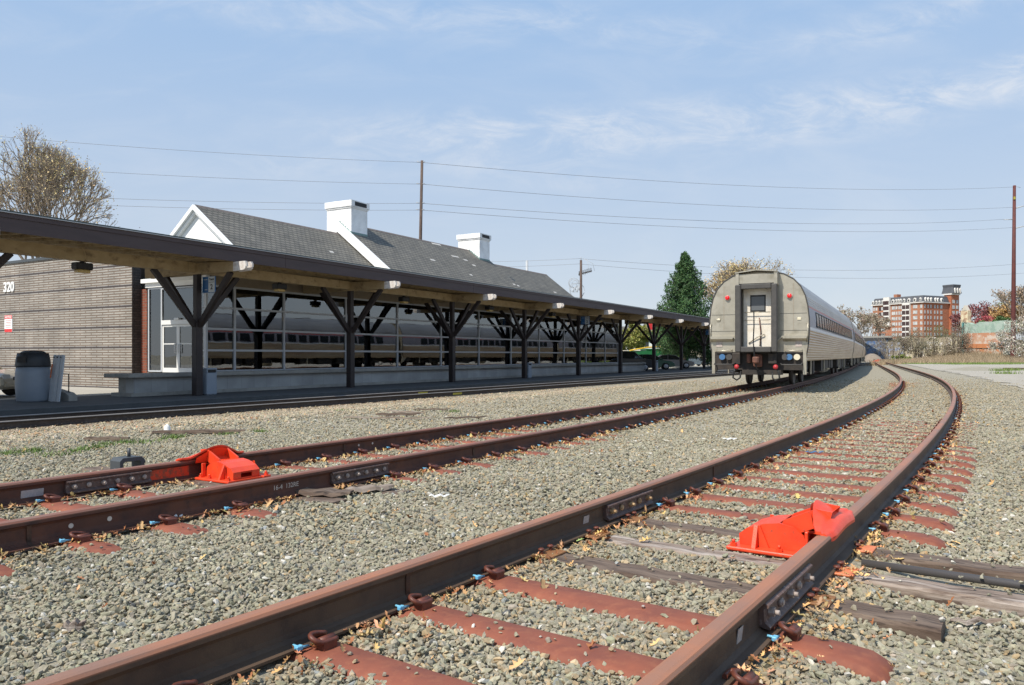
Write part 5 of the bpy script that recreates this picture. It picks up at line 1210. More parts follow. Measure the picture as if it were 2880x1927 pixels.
# ------------------------------------------------------------ cars
def car(label, body, loc, rz, style='sedan', cat='car'):
    T = empty('parked_car', loc, rz, label, cat, 'cars parked by the station'); L = 4.6; W = .87
    if style == 'sedan': lo = [(0, .42), (.03, .62), (.35, .78), (1.25, .92), (3.75, .97), (4.45, .92), (4.6, .75), (4.58, .42)]; up = [(1.15, .90), (1.95, 1.36), (2.5, 1.43), (3.3, 1.40), (4.15, .96)]
    elif style == 'suv': lo = [(0, .5), (.03, .8), (.3, 1.0), (1.2, 1.10), (4.5, 1.12), (4.6, .9), (4.58, .5)]; up = [(1.1, 1.08), (1.75, 1.66), (2.4, 1.74), (4.1, 1.72), (4.5, 1.12)]
    else: lo = [(0, .42), (.03, .64), (.35, .80), (1.25, .93), (4.45, .98), (4.6, .75), (4.58, .42)]; up = [(1.1, .92), (1.85, 1.38), (2.5, 1.46), (4.1, 1.42), (4.5, .98)]
    sh = lo + [(4.45, .26), (4.2, .24), (4.05, .24)] + [(3.72 + .36*math.cos(a), .32 + .36*math.sin(a)) for a in [math.pi*(k/8) for k in range(9)]] + [(3.3, .22), (1.25, .22)] + [(.86 + .36*math.cos(a), .32 + .36*math.sin(a)) for a in [math.pi*(k/8) for k in range(9)]] + [(.42, .24), (.1, .28)]
    def rings(prof, ys, sc):
        vs = []; n = len(prof); cxm = sum(p[0] for p in prof) / n
        for y, k in zip(ys, sc): vs += [(cxm + (p[0] - cxm) * k[0], y, .3 + (p[1] - .3) * k[1]) for p in prof]
        fs = [(i*n+j, i*n+(j+1) % n, (i+1)*n+(j+1) % n, (i+1)*n+j) for i in range(len(ys)-1) for j in range(n)] + [tuple(range(n)), tuple((len(ys)-1)*n+j for j in range(n-1, -1, -1))]
        return vs, fs
    m = MB(); v, f = rings(sh, [-W, -W*.93, -W*.5, W*.5, W*.93, W], [(.965, .95), (.99, .99), (1, 1.0), (1, 1.0), (.99, .99), (.965, .95)]); m.add(v, f, False); m.build('body', body, T)
    top = up + [(up[-1][0] - .05, up[-1][1] - .05), (up[0][0] + .05, up[0][1] - .05)]
    c = MB(); n = len(top); vs = []
    for y, k in ((-.80, 0), (-.63, 1), (.63, 1), (.80, 0)):
        for i, p in enumerate(top):
            z = p[1] if k else min(p[1], up[0][1] + .0 + (p[1] - up[0][1]) * .0); x = p[0] if k else p[0]
            vs.append((x, y if k else y * 1.02, z))
    c.add(vs, [(i*n+j, i*n+(j+1) % n, (i+1)*n+(j+1) % n, (i+1)*n+j) for i in range(3) for j in range(n)], False); c.build('glasshouse', m_cargl, T)
    r = MB(); zt = max(p[1] for p in up); rp = [p for p in up if p[1] > zt - .09]; r.prism([(p[0], p[1] + .012) for p in rp] + [(p[0], p[1] - .02) for p in rp[::-1]], 'y', -.64, .64)
    for sg in (-1, 1):
        for a, b in ((up[0], up[1]), (up[-1], up[-2])): r.beam((a[0], sg*.80, a[1]), (b[0], sg*.655, b[1] + .01), .05, .05)
        xm = (up[1][0] + up[-2][0]) / 2 + .1; r.beam((xm, sg*.80, up[0][1]), (xm, sg*.655, zt - .01), .05, .06)
    r.build('roof', body, T)
    for x in (.86, 3.72):
        for sg in (-1, 1):
            w = MB().lathe([(.20, -.09), (.30, -.10), (.325, -.06), (.325, .06), (.30, .10), (.20, .09)], (0, 0, 0), 20).build('wheel', m_black, T); w.rotation_euler = (R_(90), 0, 0); w.location = (x, sg * .80, .325)
            h = MB().lathe([(.21, .075*0), (.21, .02), (.10, .035), (.02, .03)], (0, 0, 0), 12).build('rim', m_alum, w); h.location = (0, 0, -sg * .095); h.rotation_euler = (0 if sg < 0 else math.pi, 0, 0)
    for sg in (-1, 1):
        MB().obox((.10, sg*.62, .66), (0, 1, 0), (.3, 0, 1), (1, 0, -.3), .17, .075, .04).build('headlight', m_head, T); MB().obox((4.555, sg*.66, .78), (0, 1, 0), (0, 0, 1), (1, 0, 0), .13, .09, .03).build('taillight', m_redl2, T)
        MB().box(1.42, 1.60, sg*.93 - .07, sg*.93 + .07, up[0][1] - .02, up[0][1] + .11, .02).build('mirror', body, T)
    MB().box(-.03, .12, -.78, .78, .34, .50, .03).build('bumper', body, T); MB().box(.005, .03, -.36, .36, .56, .66).build('grille', m_black, T)
    return T
m_cargl = M('car_glass', (0.02, 0.028, 0.03), rough=.06, spec=.8); m_head = M('headlight_glass', (0.45, 0.47, 0.48), rough=.15); m_redl2 = M('taillight_red', (0.3, .02, .02), rough=.3)
def cpaint(n, c): return M(n, c, rough=.3, metal=.3, coat=.6)
def park(q, Y, label, col, rz, style='sedan'):
    p = P(q, 1000, Y); return car(label, col, (p.x, p.y, ZP), rz, style)
park(1838, 68, 'dark grey van parked beyond the low wall, nearest the end of the glass front', cpaint('car_paint_charcoal', (0.055, 0.06, 0.065)), R_(178), 'suv')
park(1895, 74, 'dark green estate car parked between two canopy posts', cpaint('car_paint_green', (0.015, 0.10, 0.075)), R_(176), 'wagon')
park(1950, 80, 'silver grey sedan parked right of the green car', cpaint('car_paint_silver', (0.20, 0.21, 0.22)), R_(176))
park(1990, 98, 'pale blue car mostly hidden behind the silver grey sedan', cpaint('car_paint_blue', (0.18, 0.24, 0.30)), R_(190))
lc_ = park(60, 25.0, 'champagne coloured sedan poking into the left edge behind the trash barrel', cpaint('car_paint_champagne', (0.42, 0.37, 0.28)), R_(180))

# ------------------------------------------------------------ trees and shrubs
m_bark = M('bark_grey', (0.21, 0.17, 0.13), (0.30, 0.25, 0.195), scale=5, rough=.9)
m_foli = M('foliage', (1, 1, 1), rough=.7, attr=True)
def dirs(n): 
    v = nr.normal(size=(n, 3)); return v / np.linalg.norm(v, axis=1)[:, None]
def leafmesh(name, C, size, col, parent, var=.35, flat=0.0, asp=.6):
    n = len(C); d = dirs(n); d[:, 2] *= (1 - flat); e = np.cross(d, dirs(n)); e /= np.linalg.norm(e, axis=1)[:, None] + 1e-9; f = np.cross(d, e); f /= np.linalg.norm(f, axis=1)[:, None] + 1e-9
    s = (size * nr.uniform(.5, 1.5, n))[:, None]
    V = np.stack([C - e*s, C + f*s*asp, C + e*s, C - f*s*asp], 1).reshape(-1, 3)
    c = np.array(col)[None] * nr.uniform(1 - var, 1 + var, (n, 1)) * (1 + nr.normal(0, .06, (n, 3)))
    return mesh_np(name, V, np.arange(n * 4), 4, m_foli, parent, cols=np.repeat(np.concatenate([np.clip(c, 0, 1), np.ones((n, 1))], 1), 4, 0))
def bare_tree(label, loc, H, Rr, seed, budcol, nbud=2500, depth=7, budsize=.09, spread=.55, lean=0, twig=.012, cat='tree'):
    g = random.Random(seed); T = empty('bare_tree', loc, 0, label, cat); mb = MB(); tips = []
    def grow(p, d, l, r, k):
        q = p + d * l; nseg = 4 if k < 2 else 3
        mid = (p + q) / 2 + Vector((g.gauss(0, 1), g.gauss(0, 1), g.gauss(0, .5))) * l * .05
        mb.tube([p, mid, q], [r, r * .86, r * .72], 6 if k < 2 else (4 if k < 4 else 3), False, True)
        if k >= depth: tips.append((q, d)); return
        if k >= depth - 2: tips.append((q, d))
        nb = 3 if g.random() < (.75 if k < 3 else .45) else 2
        for i in range(nb):
            a = g.uniform(0, 6.283); sp = spread * g.uniform(.55, 1.25) * (.55 if i == 0 else 1)
            o = d.orthogonal().normalized(); o = Matrix.Rotation(a, 3, d) @ o
            nd = (d * math.cos(sp) + o * math.sin(sp)); nd = (nd + Vector((0, 0, .10 if k > 1 else .22))).normalized()
            grow(q, nd, l * g.uniform(.70, .88), max(r * (.68 if i else .76), twig), k + 1)
    tot = sum(.79 ** i for i in range(depth + 1)); l0 = H / tot * 1.02
    grow(Vector((0, 0, -.3)), Vector((lean, 0, 1)).normalized(), l0, H * .020, 0)
    zs = max(v[2] for v in mb.v); xy = sorted(math.hypot(v[0], v[1]) for v in mb.v)[int(len(mb.v) * .985)]
    sx, sz = Rr / xy, H / zs; mb.v = [(v[0]*sx, v[1]*sx, v[2]*sz) for v in mb.v]
    mb.build('branches', m_bark, T, fix=False)
    tp = np.array([(t[0].x*sx, t[0].y*sx, t[0].z*sz) for t in tips]); C = tp[nr.integers(0, len(tp), nbud)] + nr.normal(0, .28, (nbud, 3))
    leafmesh('buds', C, budsize, budcol, T, .4); return T
def leafy(name, label, loc, rx, ry, rz, col, n, size, cat='tree', trunk=True, clumps=26, col2=None, group=None, zb=0.0, stems=0):
    T = empty(name, loc, 0, label, cat, group)
    if trunk: MB().tube([(0, 0, -.3), (.05, .02, zb + rz * .6), (.0, 0, zb + rz * 1.1)], [.05*rz, .04*rz, .015*rz], 8).tube([(0, 0, zb + rz*.3), (rx*.5, 0, zb + rz*.9)], [.025*rz, .008*rz], 5).tube([(0, 0, zb + rz*.35), (-rx*.5, .1, zb + rz*1.0)], [.025*rz, .008*rz], 5).build('trunk', m_bark, T)
    if stems:
        m = MB(); g = random.Random(len(label))
        for _ in range(stems):
            a = g.uniform(0, 6.28); r = g.uniform(.1, 1); m.tube([(rx*.2*math.cos(a), ry*.2*math.sin(a), -.1), (rx*.6*r*math.cos(a), ry*.6*r*math.sin(a), rz*.9), (rx*r*math.cos(a), ry*r*math.sin(a), rz*g.uniform(1.2, 1.95))], [.06, .04, .02], 3, False)
        m.build('stems', m_bark, T, fix=False)
    cc = dirs(clumps) * (nr.uniform(.45, .95, (clumps, 1))) * np.array([rx, ry, rz]); cr = nr.uniform(.22, .42, clumps) * min(rx, rz)
    k = nr.integers(0, clumps, n); C = cc[k] + dirs(n) * (cr[k] * nr.uniform(.5, 1.05, n) )[:, None] + np.array([0, 0, zb + rz])
    o = leafmesh('crown', C, size, col, T, .35)
    if col2 is not None:
        k = nr.integers(0, clumps, n // 3); C = cc[k] + dirs(n // 3) * (cr[k] * nr.uniform(.8, 1.15, n // 3))[:, None] + np.array([0, 0, zb + rz]); leafmesh('blossom', C, size, col2, T, .3)
    return T
p = P(150, 1000, 60); bare_tree('large bare tree with sparse golden buds rising behind the brick wing at far left', (p.x, p.y, ZP), 18.7, 8.2, 23, (.58, .46, .22), 7000, 9, .06, .60, twig=.008)
p = P(2115, 1000, 96); bare_tree('round bare tree with tan buds showing above the rear passenger car', (p.x, p.y, ZP), 13.6, 6.4, 8, (.52, .40, .20), 8500, 8, .09, .50)
p = P(430, 1000, 70); bare_tree('faint thin bare tree top between the big bare tree and the white gable', (p.x, p.y, ZP), 12.8, 3.2, 12, (.30, .25, .2), 300, 6, .05, .5)
p = P(2395, 1000, 240); bare_tree('hazy bare tree beyond the far end of the train', (p.x, p.y, ZP), 17, 11, 21, (.33, .27, .20), 4200, 6, .22, .6)
p = P(2440, 1000, 300); bare_tree('hazy bare tree just left of the brick apartment block', (p.x, p.y, 0), 17, 7, 22, (.33, .27, .20), 3000, 6, .22, .6)
# conifer
def conifer(label, loc, H, R0, n):
    T = empty('conifer', loc, 0, label, 'conifer'); MB().tube([(0, 0, -.3), (0, 0, H*.5), (0, 0, H*.97)], [.26, .17, .03], 8).build('trunk', m_bark, T)
    C = []; bm = MB(); g = random.Random(3)
    nb = 230
    for i in range(nb):
        t = (i + .5) / nb; z = H * (.10 + .89 * t); r = R0 * (1 - t) ** .68 * g.uniform(.58, 1.14) * (1.0 if t > .10 else .8); a = i * 2.399 + g.uniform(-.3, .3)
        d = Vector((math.cos(a), math.sin(a), 0)); 
        if t < .95: bm.tube([Vector((0, 0, z)), Vector((0, 0, z)) + d*r*.6 + Vector((0, 0, .05*r)), Vector((0, 0, z)) + d*r*.95 + Vector((0, 0, .16*r))], [.03, .018, .006], 3, False)
        m = int(n / nb * (.35 + r / R0 * 1.25)); k = nr.random(m) ** .65
        pt = np.array([[d.x, d.y, 0]]) * (k * r)[:, None]; pt[:, 2] = z + .16 * r * k ** 2 - .02
        w = (.10 + .30 * k * (1 - k) * 2.2) * max(r, .5); side = np.array([-d.y, d.x, 0]); pt = pt + side[None] * (nr.normal(0, 1, m) * w * .55)[:, None]; pt[:, 2] += nr.normal(0, .10 + .05 * r, m); C.append(pt)
    bm.build('branches', m_bark, T, fix=False); C = np.concatenate(C)
    k = nr.random(len(C)) < .72
    leafmesh('needles', C[k], .135, (.045, .105, .034), T, .45, asp=.35); leafmesh('needle_tips', C[~k] + [0, 0, .05], .11, (.085, .165, .045), T, .35, asp=.35); return T
p = P(1926, 1000, 86); conifer('tall dense dark green conifer standing just left of the train', (p.x, p.y, ZP), 13.0, 4.6, 46000)
p = P(2000, 1000, 84); leafy('evergreen_shrub', 'dark evergreen shrub filling the gap between conifer and train', (p.x, p.y, ZP), 1.6, 1.6, 1.9, (.05, .12, .04), 3500, .10, 'shrub', False, 22)
p = P(1772, 1000, 135); leafy('leafing_tree', 'yellow-green leafing tree seen under the canopy left of the white house', (p.x, p.y, 1.0), 4.2, 4, 2.9, (.27, .27, .07), 9000, .22, 'tree', True, 26, zb=.8)
p = P(1905, 1000, 140); leafy('leafing_tree', 'dull olive tree behind the white house', (p.x, p.y, 1.0), 4.5, 4, 2.8, (.17, .20, .06), 9000, .26, 'tree', True, 26, zb=.5)

# ------------------------------------------------------------ poles and wires
m_pole = M('pole_wood', (0.075, 0.052, 0.042), (0.14, 0.10, 0.08), scale=3, rough=.85, c3=(0.06, 0.035, 0.03), s3=9, t3=(.5, .7), stretch=(1, 1, .3))
m_cor = M('weathering_steel', (0.12, 0.028, 0.022), (0.085, 0.022, 0.019), scale=2, rough=.7)
m_wire = M('wire_grey', (0.26, 0.28, 0.31), rough=.6); m_insg = M('insulator_grey', (0.42, 0.44, 0.46), rough=.5)
def pole(name, label, q0, q1, Y, r0, r1, mat, cat='pole'):
    a = P(q0[0], q0[1], Y); b = P(q1[0], q1[1], Y); T = empty(name, (a.x, a.y, a.z), 0, label, cat); d = b - a
    MB().tube([(0, 0, -1.5), (0, 0, 0), tuple(d * .5), tuple(d)], [r0, r0, (r0+r1)/2, r1], 12).build('shaft', mat, T); return T, d
p1, d1 = pole('utility_pole', 'tall brown wooden utility pole rising behind the slate roof', (1176, 1004), (1187, 452), 75, .20, .13, m_pole)
def loc_at(T, q, Y): return P(q[0], q[1], Y) - T.location
for k, y in enumerate((457, 518, 572, 591)):
    c = loc_at(p1, (1185 - (y - 452) * .02, y), 75); MB().tube([c + Vector((-.05, -.05, .0)), c + Vector((-.42, -.12, .06))], .035, 6).tube([c + Vector((.05, -.05, 0)), c + Vector((.40, -.12, .04))], .03, 6).build('insulator', m_insg, p1)
p2, d2 = pole('transmission_pole', 'tall rust red steel transmission pole at the right edge', (2849, 1018), (2853, 522), 137, .42, .24, m_cor)
for q0, q1, r in (((2855, 586), (2905, 572), .10), ((2851, 617), (2822, 618), .10), ((2855, 642), (2905, 630), .10), ((2855, 524), (2870, 528), .05)):
    MB().tube([loc_at(p2, q0, 137), loc_at(p2, q1, 137)], [r, r * .6], 8).build('arm', m_insg, p2)
MB().obox(loc_at(p2, (2853.3, 557), 136.7), (1, 0, 0), (0, 0, 1), (0, 1, 0), .16, .25, .03).build('number_plate', m_yel, p2)
def wire(a, b, sag, r, label):
    a, b = Vector(a), Vector(b); pts = []
    for i in range(25):
        t = i / 24; p = a.lerp(b, t); p.z -= 4 * sag * t * (1 - t); pts.append(p)
    o = MB().tube(pts, r, 4).build('overhead_wire', m_wire); return tag(o, label, 'wire', 'overhead wires across the sky')
WN = ('topmost', 'second', 'third', 'lowest')
for k, (yl, y0, y1) in enumerate(((325, 457, 526), (417, 518, 583), (511, 572, 617), (532, 591, 640))):
    wire(P(1187, y0, 75), P(2851 if k != 2 else 2822, y1, 137), 1.35, .022, WN[k] + ' of the four long wires between the brown wooden pole and the rust red pole')
    wire(P(-620, yl, 60), P(1184, y0, 75), .5, .016, WN[k] + ' of the four wires running left from the brown wooden pole')
p3, d3 = pole('utility_pole', 'small wooden utility pole with looped cables beyond the far end of the slate roof', (1634, 1006), (1634, 732), 110, .22, .17, m_pole)
MB().tube([loc_at(p3, (1634, 732), 110), loc_at(p3, (1634, 722), 110)], .05, 5).build('top_pin', m_insg, p3)
g = random.Random(4)
cr = MB(); cr.beam(loc_at(p3, (1627, 772), 110), loc_at(p3, (1665, 762), 110), .12, .14)
for k in range(7): c = loc_at(p3, (1629 + k*5.5, 770 - k*1.6), 110); cr.tube([c + Vector((0, 0, -.3)), c + Vector((0, 0, .35))], .06, 5)
cr.build('crossarm', m_blackm, p3)
lp = MB()
for k in range(7):
    cx_, cz_, rr = 1618 + g.uniform(-7, 7), 808 + g.uniform(-14, 14), g.uniform(.4, 1.25); c = loc_at(p3, (cx_, cz_), 110)
    lp.tube([c + Vector((rr*math.cos(a*.5), .1*k, rr*math.sin(a*.5))) for a in range(13)], .025, 4, False)
for k in range(5): c = loc_at(p3, (1612 + k*5.5, 822 - (k % 2)*5), 110); lp.tube([c, c + Vector((0, 0, .55))], .09, 6)
lp.tube([loc_at(p3, (1640, 727), 110), loc_at(p3, (1668, 742), 110), loc_at(p3, (1672, 762), 110)], .025, 4).tube([loc_at(p3, (1650, 730), 110), loc_at(p3, (1656, 750), 110), loc_at(p3, (1644, 775), 110)], .02, 4)
lp.build('cable_loops', m_insg, p3)
p4, d4 = pole('utility_pole', 'pale utility pole top just showing over the slate roof ridge', (1482, 1006), (1482, 733), 120, .24, .20, m_insg)
for k, (y0, y1, y2) in enumerate(((729, 727, 752), (745, 742, 780))):
    wire(P(1050, y0 - 2, 125), P(1634, y1, 110), .5, .022, ('upper', 'lower')[k] + ' of the two low wires left of the small utility pole')
    wire(P(1634, y1 + 1, 110), P(3000, y2 - 22, 150), 1.9, .022, ('upper', 'lower')[k] + ' of the two low wires passing over the train')
sl_, dl = pole('street_lamp', 'slim street lamp with two arms showing above the rear car roof', (2046, 1010), (2046, 752), 104, .10, .07, m_insg, 'street lamp')
MB().tube([loc_at(sl_, (2034, 768), 104), loc_at(sl_, (2046, 766), 104), loc_at(sl_, (2060, 758), 104)], .06, 6).obox(loc_at(sl_, (2032, 768), 104), (1, 0, 0), (0, 1, 0), (0, 0, 1), .32, .16, .08).obox(loc_at(sl_, (2053, 743), 104), (1, 0, .3), (0, 1, 0), (-.3, 0, 1), .38, .18, .09).build('lamp_arm', m_insg, sl_)

# ------------------------------------------------------------ things beyond the parked cars
hs = P(1806, 1000, 170); hou = empty('white_house', (hs.x, hs.y, 1.0), R_(12), 'small white house with grey roof and red chimney seen under the canopy', 'house')
MB().box(-5, 4.2, -4, 4, -1, 4.2).build('wall', m_whitep, hou); MB().prism([(-4.5, 4.0), (0, 6.6), (4.5, 4.0)], 'x', -5.4, 4.6).build('roof', m_slate, hou); MB().box(-5.05, 4.3, -4.1, 4.1, -1, 1.0).build('foundation', m_redbrkx, hou)
MB().box(1.3, 1.9, -1.2, -.6, 5.5, 7.6).build('chimney', m_red, hou)
for x in (-3.5, -1, 1.6): MB().box(x, x + .9, -4.06, -4.0, 2.0, 3.4).build('window', m_dkwin, hou)
h2_ = P(1862, 1000, 200); h2o = empty('brick_house', (h2_.x, h2_.y, 1.5), R_(8), 'brick red house half hidden by trees right of the white house', 'house')
MB().box(-4, 4, -3, 3, -1, 7).build('wall', m_redbrkx, h2o); MB().prism([(-3.4, 6.8), (0, 10), (3.4, 6.8)], 'x', -4.3, 4.3).build('roof', m_slate, h2o)
for x in (-2.6, .9): MB().box(x, x + 1.4, -3.06, -3.0, 3.6, 5.6).build('window', m_dkwin, h2o)
bk = slab('grass_bank', [(P(1700, 0, 118).x, 118), (P(2100, 0, 118).x, 118), (P(2250, 0, 210).x, 210), (P(1560, 0, 210).x, 210)], ZP - .2, 1.02, M('bank_grass', (0.10, 0.17, 0.04), (0.17, 0.19, 0.07), scale=.6, rough=.95, bump=.05, bscale=6))
rw = empty('retaining_wall', (0, 0, 0), 0, 'pale stucco retaining wall behind the parked cars and the conifer', 'wall')
a_, b_ = P(1752, 1000, 112), P(2075, 1000, 108); MB().beam((a_.x, a_.y, .75), (b_.x, b_.y, .75), .3, 2.2).build('wall_face', M('stucco_pale', (0.50, 0.47, 0.38), (0.42, 0.39, 0.30), scale=.8, rough=.9), rw)
MB().beam((a_.x, a_.y, 1.9), (b_.x, b_.y, 1.9), .42, .10).build('coping', m_concpale, rw)
dp = P(1868, 1000, 92); du = empty('dumpster', (dp.x, dp.y, ZP), R_(8), 'green roll-off dumpster parked behind the green car', 'dumpster')
m_dgr = M('dumpster_green', (0.02, 0.17, 0.06), (0.015, 0.13, 0.05), scale=2, rough=.5)
b = MB().box(-2.6, 2.6, -1.1, 1.1, .15, 2.05)
for k in range(9): b.box(-2.6 + k*.64, -2.5 + k*.64, -1.16, -1.101, .15, 2.0)
b.build('body', m_dgr, du); MB().box(-2.7, 2.7, -1.18, 1.18, 2.051, 2.15).build('rim', m_dgr, du)
dp = P(1812, 1000, 90); tk = empty('market_shelter', (dp.x, dp.y, ZP), R_(8), 'low green shelter with a curved yellow roof edge behind the parked cars', 'shelter')
MB().box(-1.9, 1.9, -1, 1, 0, 1.9).build('body', m_dgr, tk)
MB().tube([(-2.1, -1.05, 1.92), (-1, -1.05, 2.12), (0, -1.05, 2.28), (1.0, -1.05, 2.36), (2.1, -1.05, 2.38)], .09, 6).build('roof_edge', M('yellow_paint', (0.65, 0.42, 0.03), rough=.5), tk)

# ------------------------------------------------------------ far right: apartment block, walls, bridge, trees
def isect(Pa, D, sx):
    """point on the ground line Pa + t*D that lies in the direction of column sx"""
    k = (sx - 1440) / FP; t = (k * Pa.y - Pa.x) / (D.x - k * D.y); return t
def zpx(sy, Y): return CZ + (1000 - sy) / FP * Y
m_hb = brickmat('hotel_brick', 'xz', (0.46, 0.135, 0.058), (0.38, 0.105, 0.045), (0.40, 0.22, 0.14), .8, .35, .04, bump=0)
m_trimw = M('hotel_trim', (0.72, 0.70, 0.66), rough=.7); m_mans = M('mansard_slate', (0.10, 0.105, 0.12), (0.075, 0.08, 0.09), scale=.6, rough=.7)
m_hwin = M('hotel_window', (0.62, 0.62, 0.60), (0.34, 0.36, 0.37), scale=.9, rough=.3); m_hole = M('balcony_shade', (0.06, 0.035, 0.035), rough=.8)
Cn = P(2597, 1000, 400); D1 = Vector((-.435, .90, 0)).normalized(); D2 = Vector((.90, .435, 0)).normalized()
ht = empty('apartment_block', (Cn.x, Cn.y, 0), math.atan2(D2.y, D2.x), 'red brick apartment block with white bays, mansard roof and corner tower', 'building')
# local frame: x along the right facade (D2), y along the left facade (D1)
T1 = isect(Cn, D1, 2454.5); T2 = isect(Cn, D2, 2669); ZC = zpx(851, 400); ZT = ZC + 3.6
def u1(z4): return isect(Cn, D1, 2300 + z4 / 4.041)
def u2(z4): return isect(Cn, D2, 2300 + z4 / 4.041)
MB().box(0, T2, 0, T1, -1, ZC).build('wall', m_hb, ht)
MB().box(-.8, T2 + .3, -.8, T1 + .8, ZC + .001, ZC + .45).build('cornice', m_trimw, ht)
MB().add([(-.3, -.3, ZC + .5), (T2, -.3, ZC + .5), (T2, T1 + .3, ZC + .5), (-.3, T1 + .3, ZC + .5), (.7, .7, ZT + .3), (T2 - .6, .7, ZT + .3), (T2 - .6, T1 - .7, ZT + .3), (.7, T1 - .7, ZT + .3)], [(0, 1, 5, 4), (1, 2, 6, 5), (2, 3, 7, 6), (3, 0, 4, 7), (4, 5, 6, 7), (3, 2, 1, 0)]).build('mansard_roof', m_mans, ht)
TWx = u2(1478); TW = isect(Cn, D2, 2691.5); ZTW = zpx(829, 408)
MB().box(T2 + .1, TW, -1.2, 2.8, -1, ZTW).build('tower', m_hb, ht); MB().box(T2 - .3, TW + .4, -1.7, 3.3, ZTW + .001, ZTW + .7).build('tower_cornice', m_trimw, ht)
xm, ym_ = (T2 + .1 + TW) / 2, .8; hw = (TW - T2 - .1) / 2; prf = [(hw + .2, 0), (hw - .15, 1.6), (hw - .35, 3.2), (hw - .1, 4.4), (hw - .3, 4.7)]
vs = [(xm + sx*r, ym_ + sy*r, ZTW + .8 + z) for r, z in prf for sx, sy in ((-1,-1),(1,-1),(1,1),(-1,1))]
MB().add(vs, [(i*4+k, i*4+(k+1) % 4, (i+1)*4+(k+1) % 4, (i+1)*4+k) for i in range(4) for k in range(4)] + [(16, 17, 18, 19)]).build('tower_roof', m_mans, ht)
def wn_left(y, z, w, h, mat=None, name='window'): return MB().box(-.12, -.003, y - w/2, y + w/2, z - h/2, z + h/2).build(name, mat or m_hwin, ht)
def wn_right(x, z, w, h, mat=None, name='window'): return MB().box(x - w/2, x + w/2, -.12, -.003, z - h/2, z + h/2).build(name, mat or m_hwin, ht)
rows = [ZC - 1.9 - k * 2.93 for k in range(7)]
n = 0; rest = MB()
for k, z in enumerate(rows):
    for c, w in ((642, .9), (669, .9), (742, 1.8), (862, 1.7), (897, .8), (927, .8), (952, .8), (1108, 2.0), (1177, 1.0)):
        if n < 60: wn_left(u1(c), z, w * 1.25, 1.75); n += 1
        else: rest.box(-.12, -.003, u1(c) - w*.62, u1(c) + w*.62, z - .88, z + .88)
    for c, w in ((1217, .9), (1252, .9), (1284, .9), (1329, .9), (1361, .9), (1403, 1.6)):
        if k < 6: wn_right(u2(c), z, w, 1.75)
        else: rest.box(u2(c) - w/2, u2(c) + w/2, -.12, -.003, z - .88, z + .88)
rw_ = rest.build('lower_windows', m_hwin, ht); rw_['kind'] = 'stuff'
for z in [r + 3 for r in rows[:6]][0:1] + rows[:6]:
    for x, w in ((xm - hw * .42, hw * .62), (xm + hw * .5, hw * .5)): MB().box(x - w/2, x + w/2, -1.32, -1.203, z - .9, z + .9).build('tower_window', m_hwin, ht)
for c in (632, 668, 703, 738, 858, 895, 920, 945, 985, 1040, 1106, 1170): 
    y = u1(c); w = 1.2 if c in (1106, 1040, 858) else .8; MB().prism([(y - w*.62, ZC + .75), (y - w*.62, ZC + 2.1), (y, ZC + 2.8), (y + w*.62, ZC + 2.1), (y + w*.62, ZC + .75)], 'x', -.6, .6).build('dormer', m_trimw, ht); MB().box(-.64, -.601, y - w*.36, y + w*.36, ZC + 1.0, ZC + 2.1).build('dormer_window', m_dkwin, ht)
for c in (1220, 1252, 1285, 1334, 1362, 1404):
    x = u2(c); w = 1.1 if c == 1404 else .75; MB().prism([(x - w*.62, ZC + .75), (x - w*.62, ZC + 2.1), (x, ZC + 2.8), (x + w*.62, ZC + 2.1), (x + w*.62, ZC + .75)], 'y', -.6, .6).build('dormer', m_trimw, ht); MB().box(x - w*.36, x + w*.36, -.64, -.601, ZC + 1.0, ZC + 2.1).build('dormer_window', m_dkwin, ht)
for sx in (-.55, 0, .55): MB().prism([(xm + sx*hw*1.2 - .4, ZTW + .9), (xm + sx*hw*1.2 - .4, ZTW + 2.8), (xm + sx*hw*1.2, ZTW + 3.6), (xm + sx*hw*1.2 + .4, ZTW + 2.8), (xm + sx*hw*1.2 + .4, ZTW + .9)], 'y', ym_ - hw - .35, ym_ - hw + 1).build('dormer', m_trimw, ht)
# white balcony bays
for ca, cb, zt, zb, holes in ((762, 828, ZT + .5, rows[3] - 1.2, (778, 806)), (975, 1060, ZC - .1, -1, (995, 1038))):
    ya, yb = u1(cb), u1(ca); ya, yb = min(ya, yb), max(ya, yb)
    b = MB().box(-1.3, -.005, ya, yb, zb, zt).build('balcony_bay', m_trimw, ht)
    for c in holes:
        for z in (rows if ca > 900 else [rows[0] + 2.93] + rows[:3]):
            w = 2.0
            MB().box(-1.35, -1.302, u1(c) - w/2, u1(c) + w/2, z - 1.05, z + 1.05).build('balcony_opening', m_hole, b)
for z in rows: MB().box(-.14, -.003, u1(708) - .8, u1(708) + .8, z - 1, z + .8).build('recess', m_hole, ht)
MB().box(2, 5, T1 * .55, T1 * .62, ZT, ZT + 2.0).build('chimney', m_hb, ht)
# terrace behind, keeps the block on raised ground
slab('terrace_hill', [(P(2380, 0, 330).x, 330), (P(2900, 0, 330).x, 330), (P(3300, 0, 900).x, 900), (P(2200, 0, 900).x, 900)], -1, zpx(958, 345), M('hill_scrub', (0.16, 0.13, 0.08), (0.09, 0.10, 0.045), scale=.08, rough=.95))
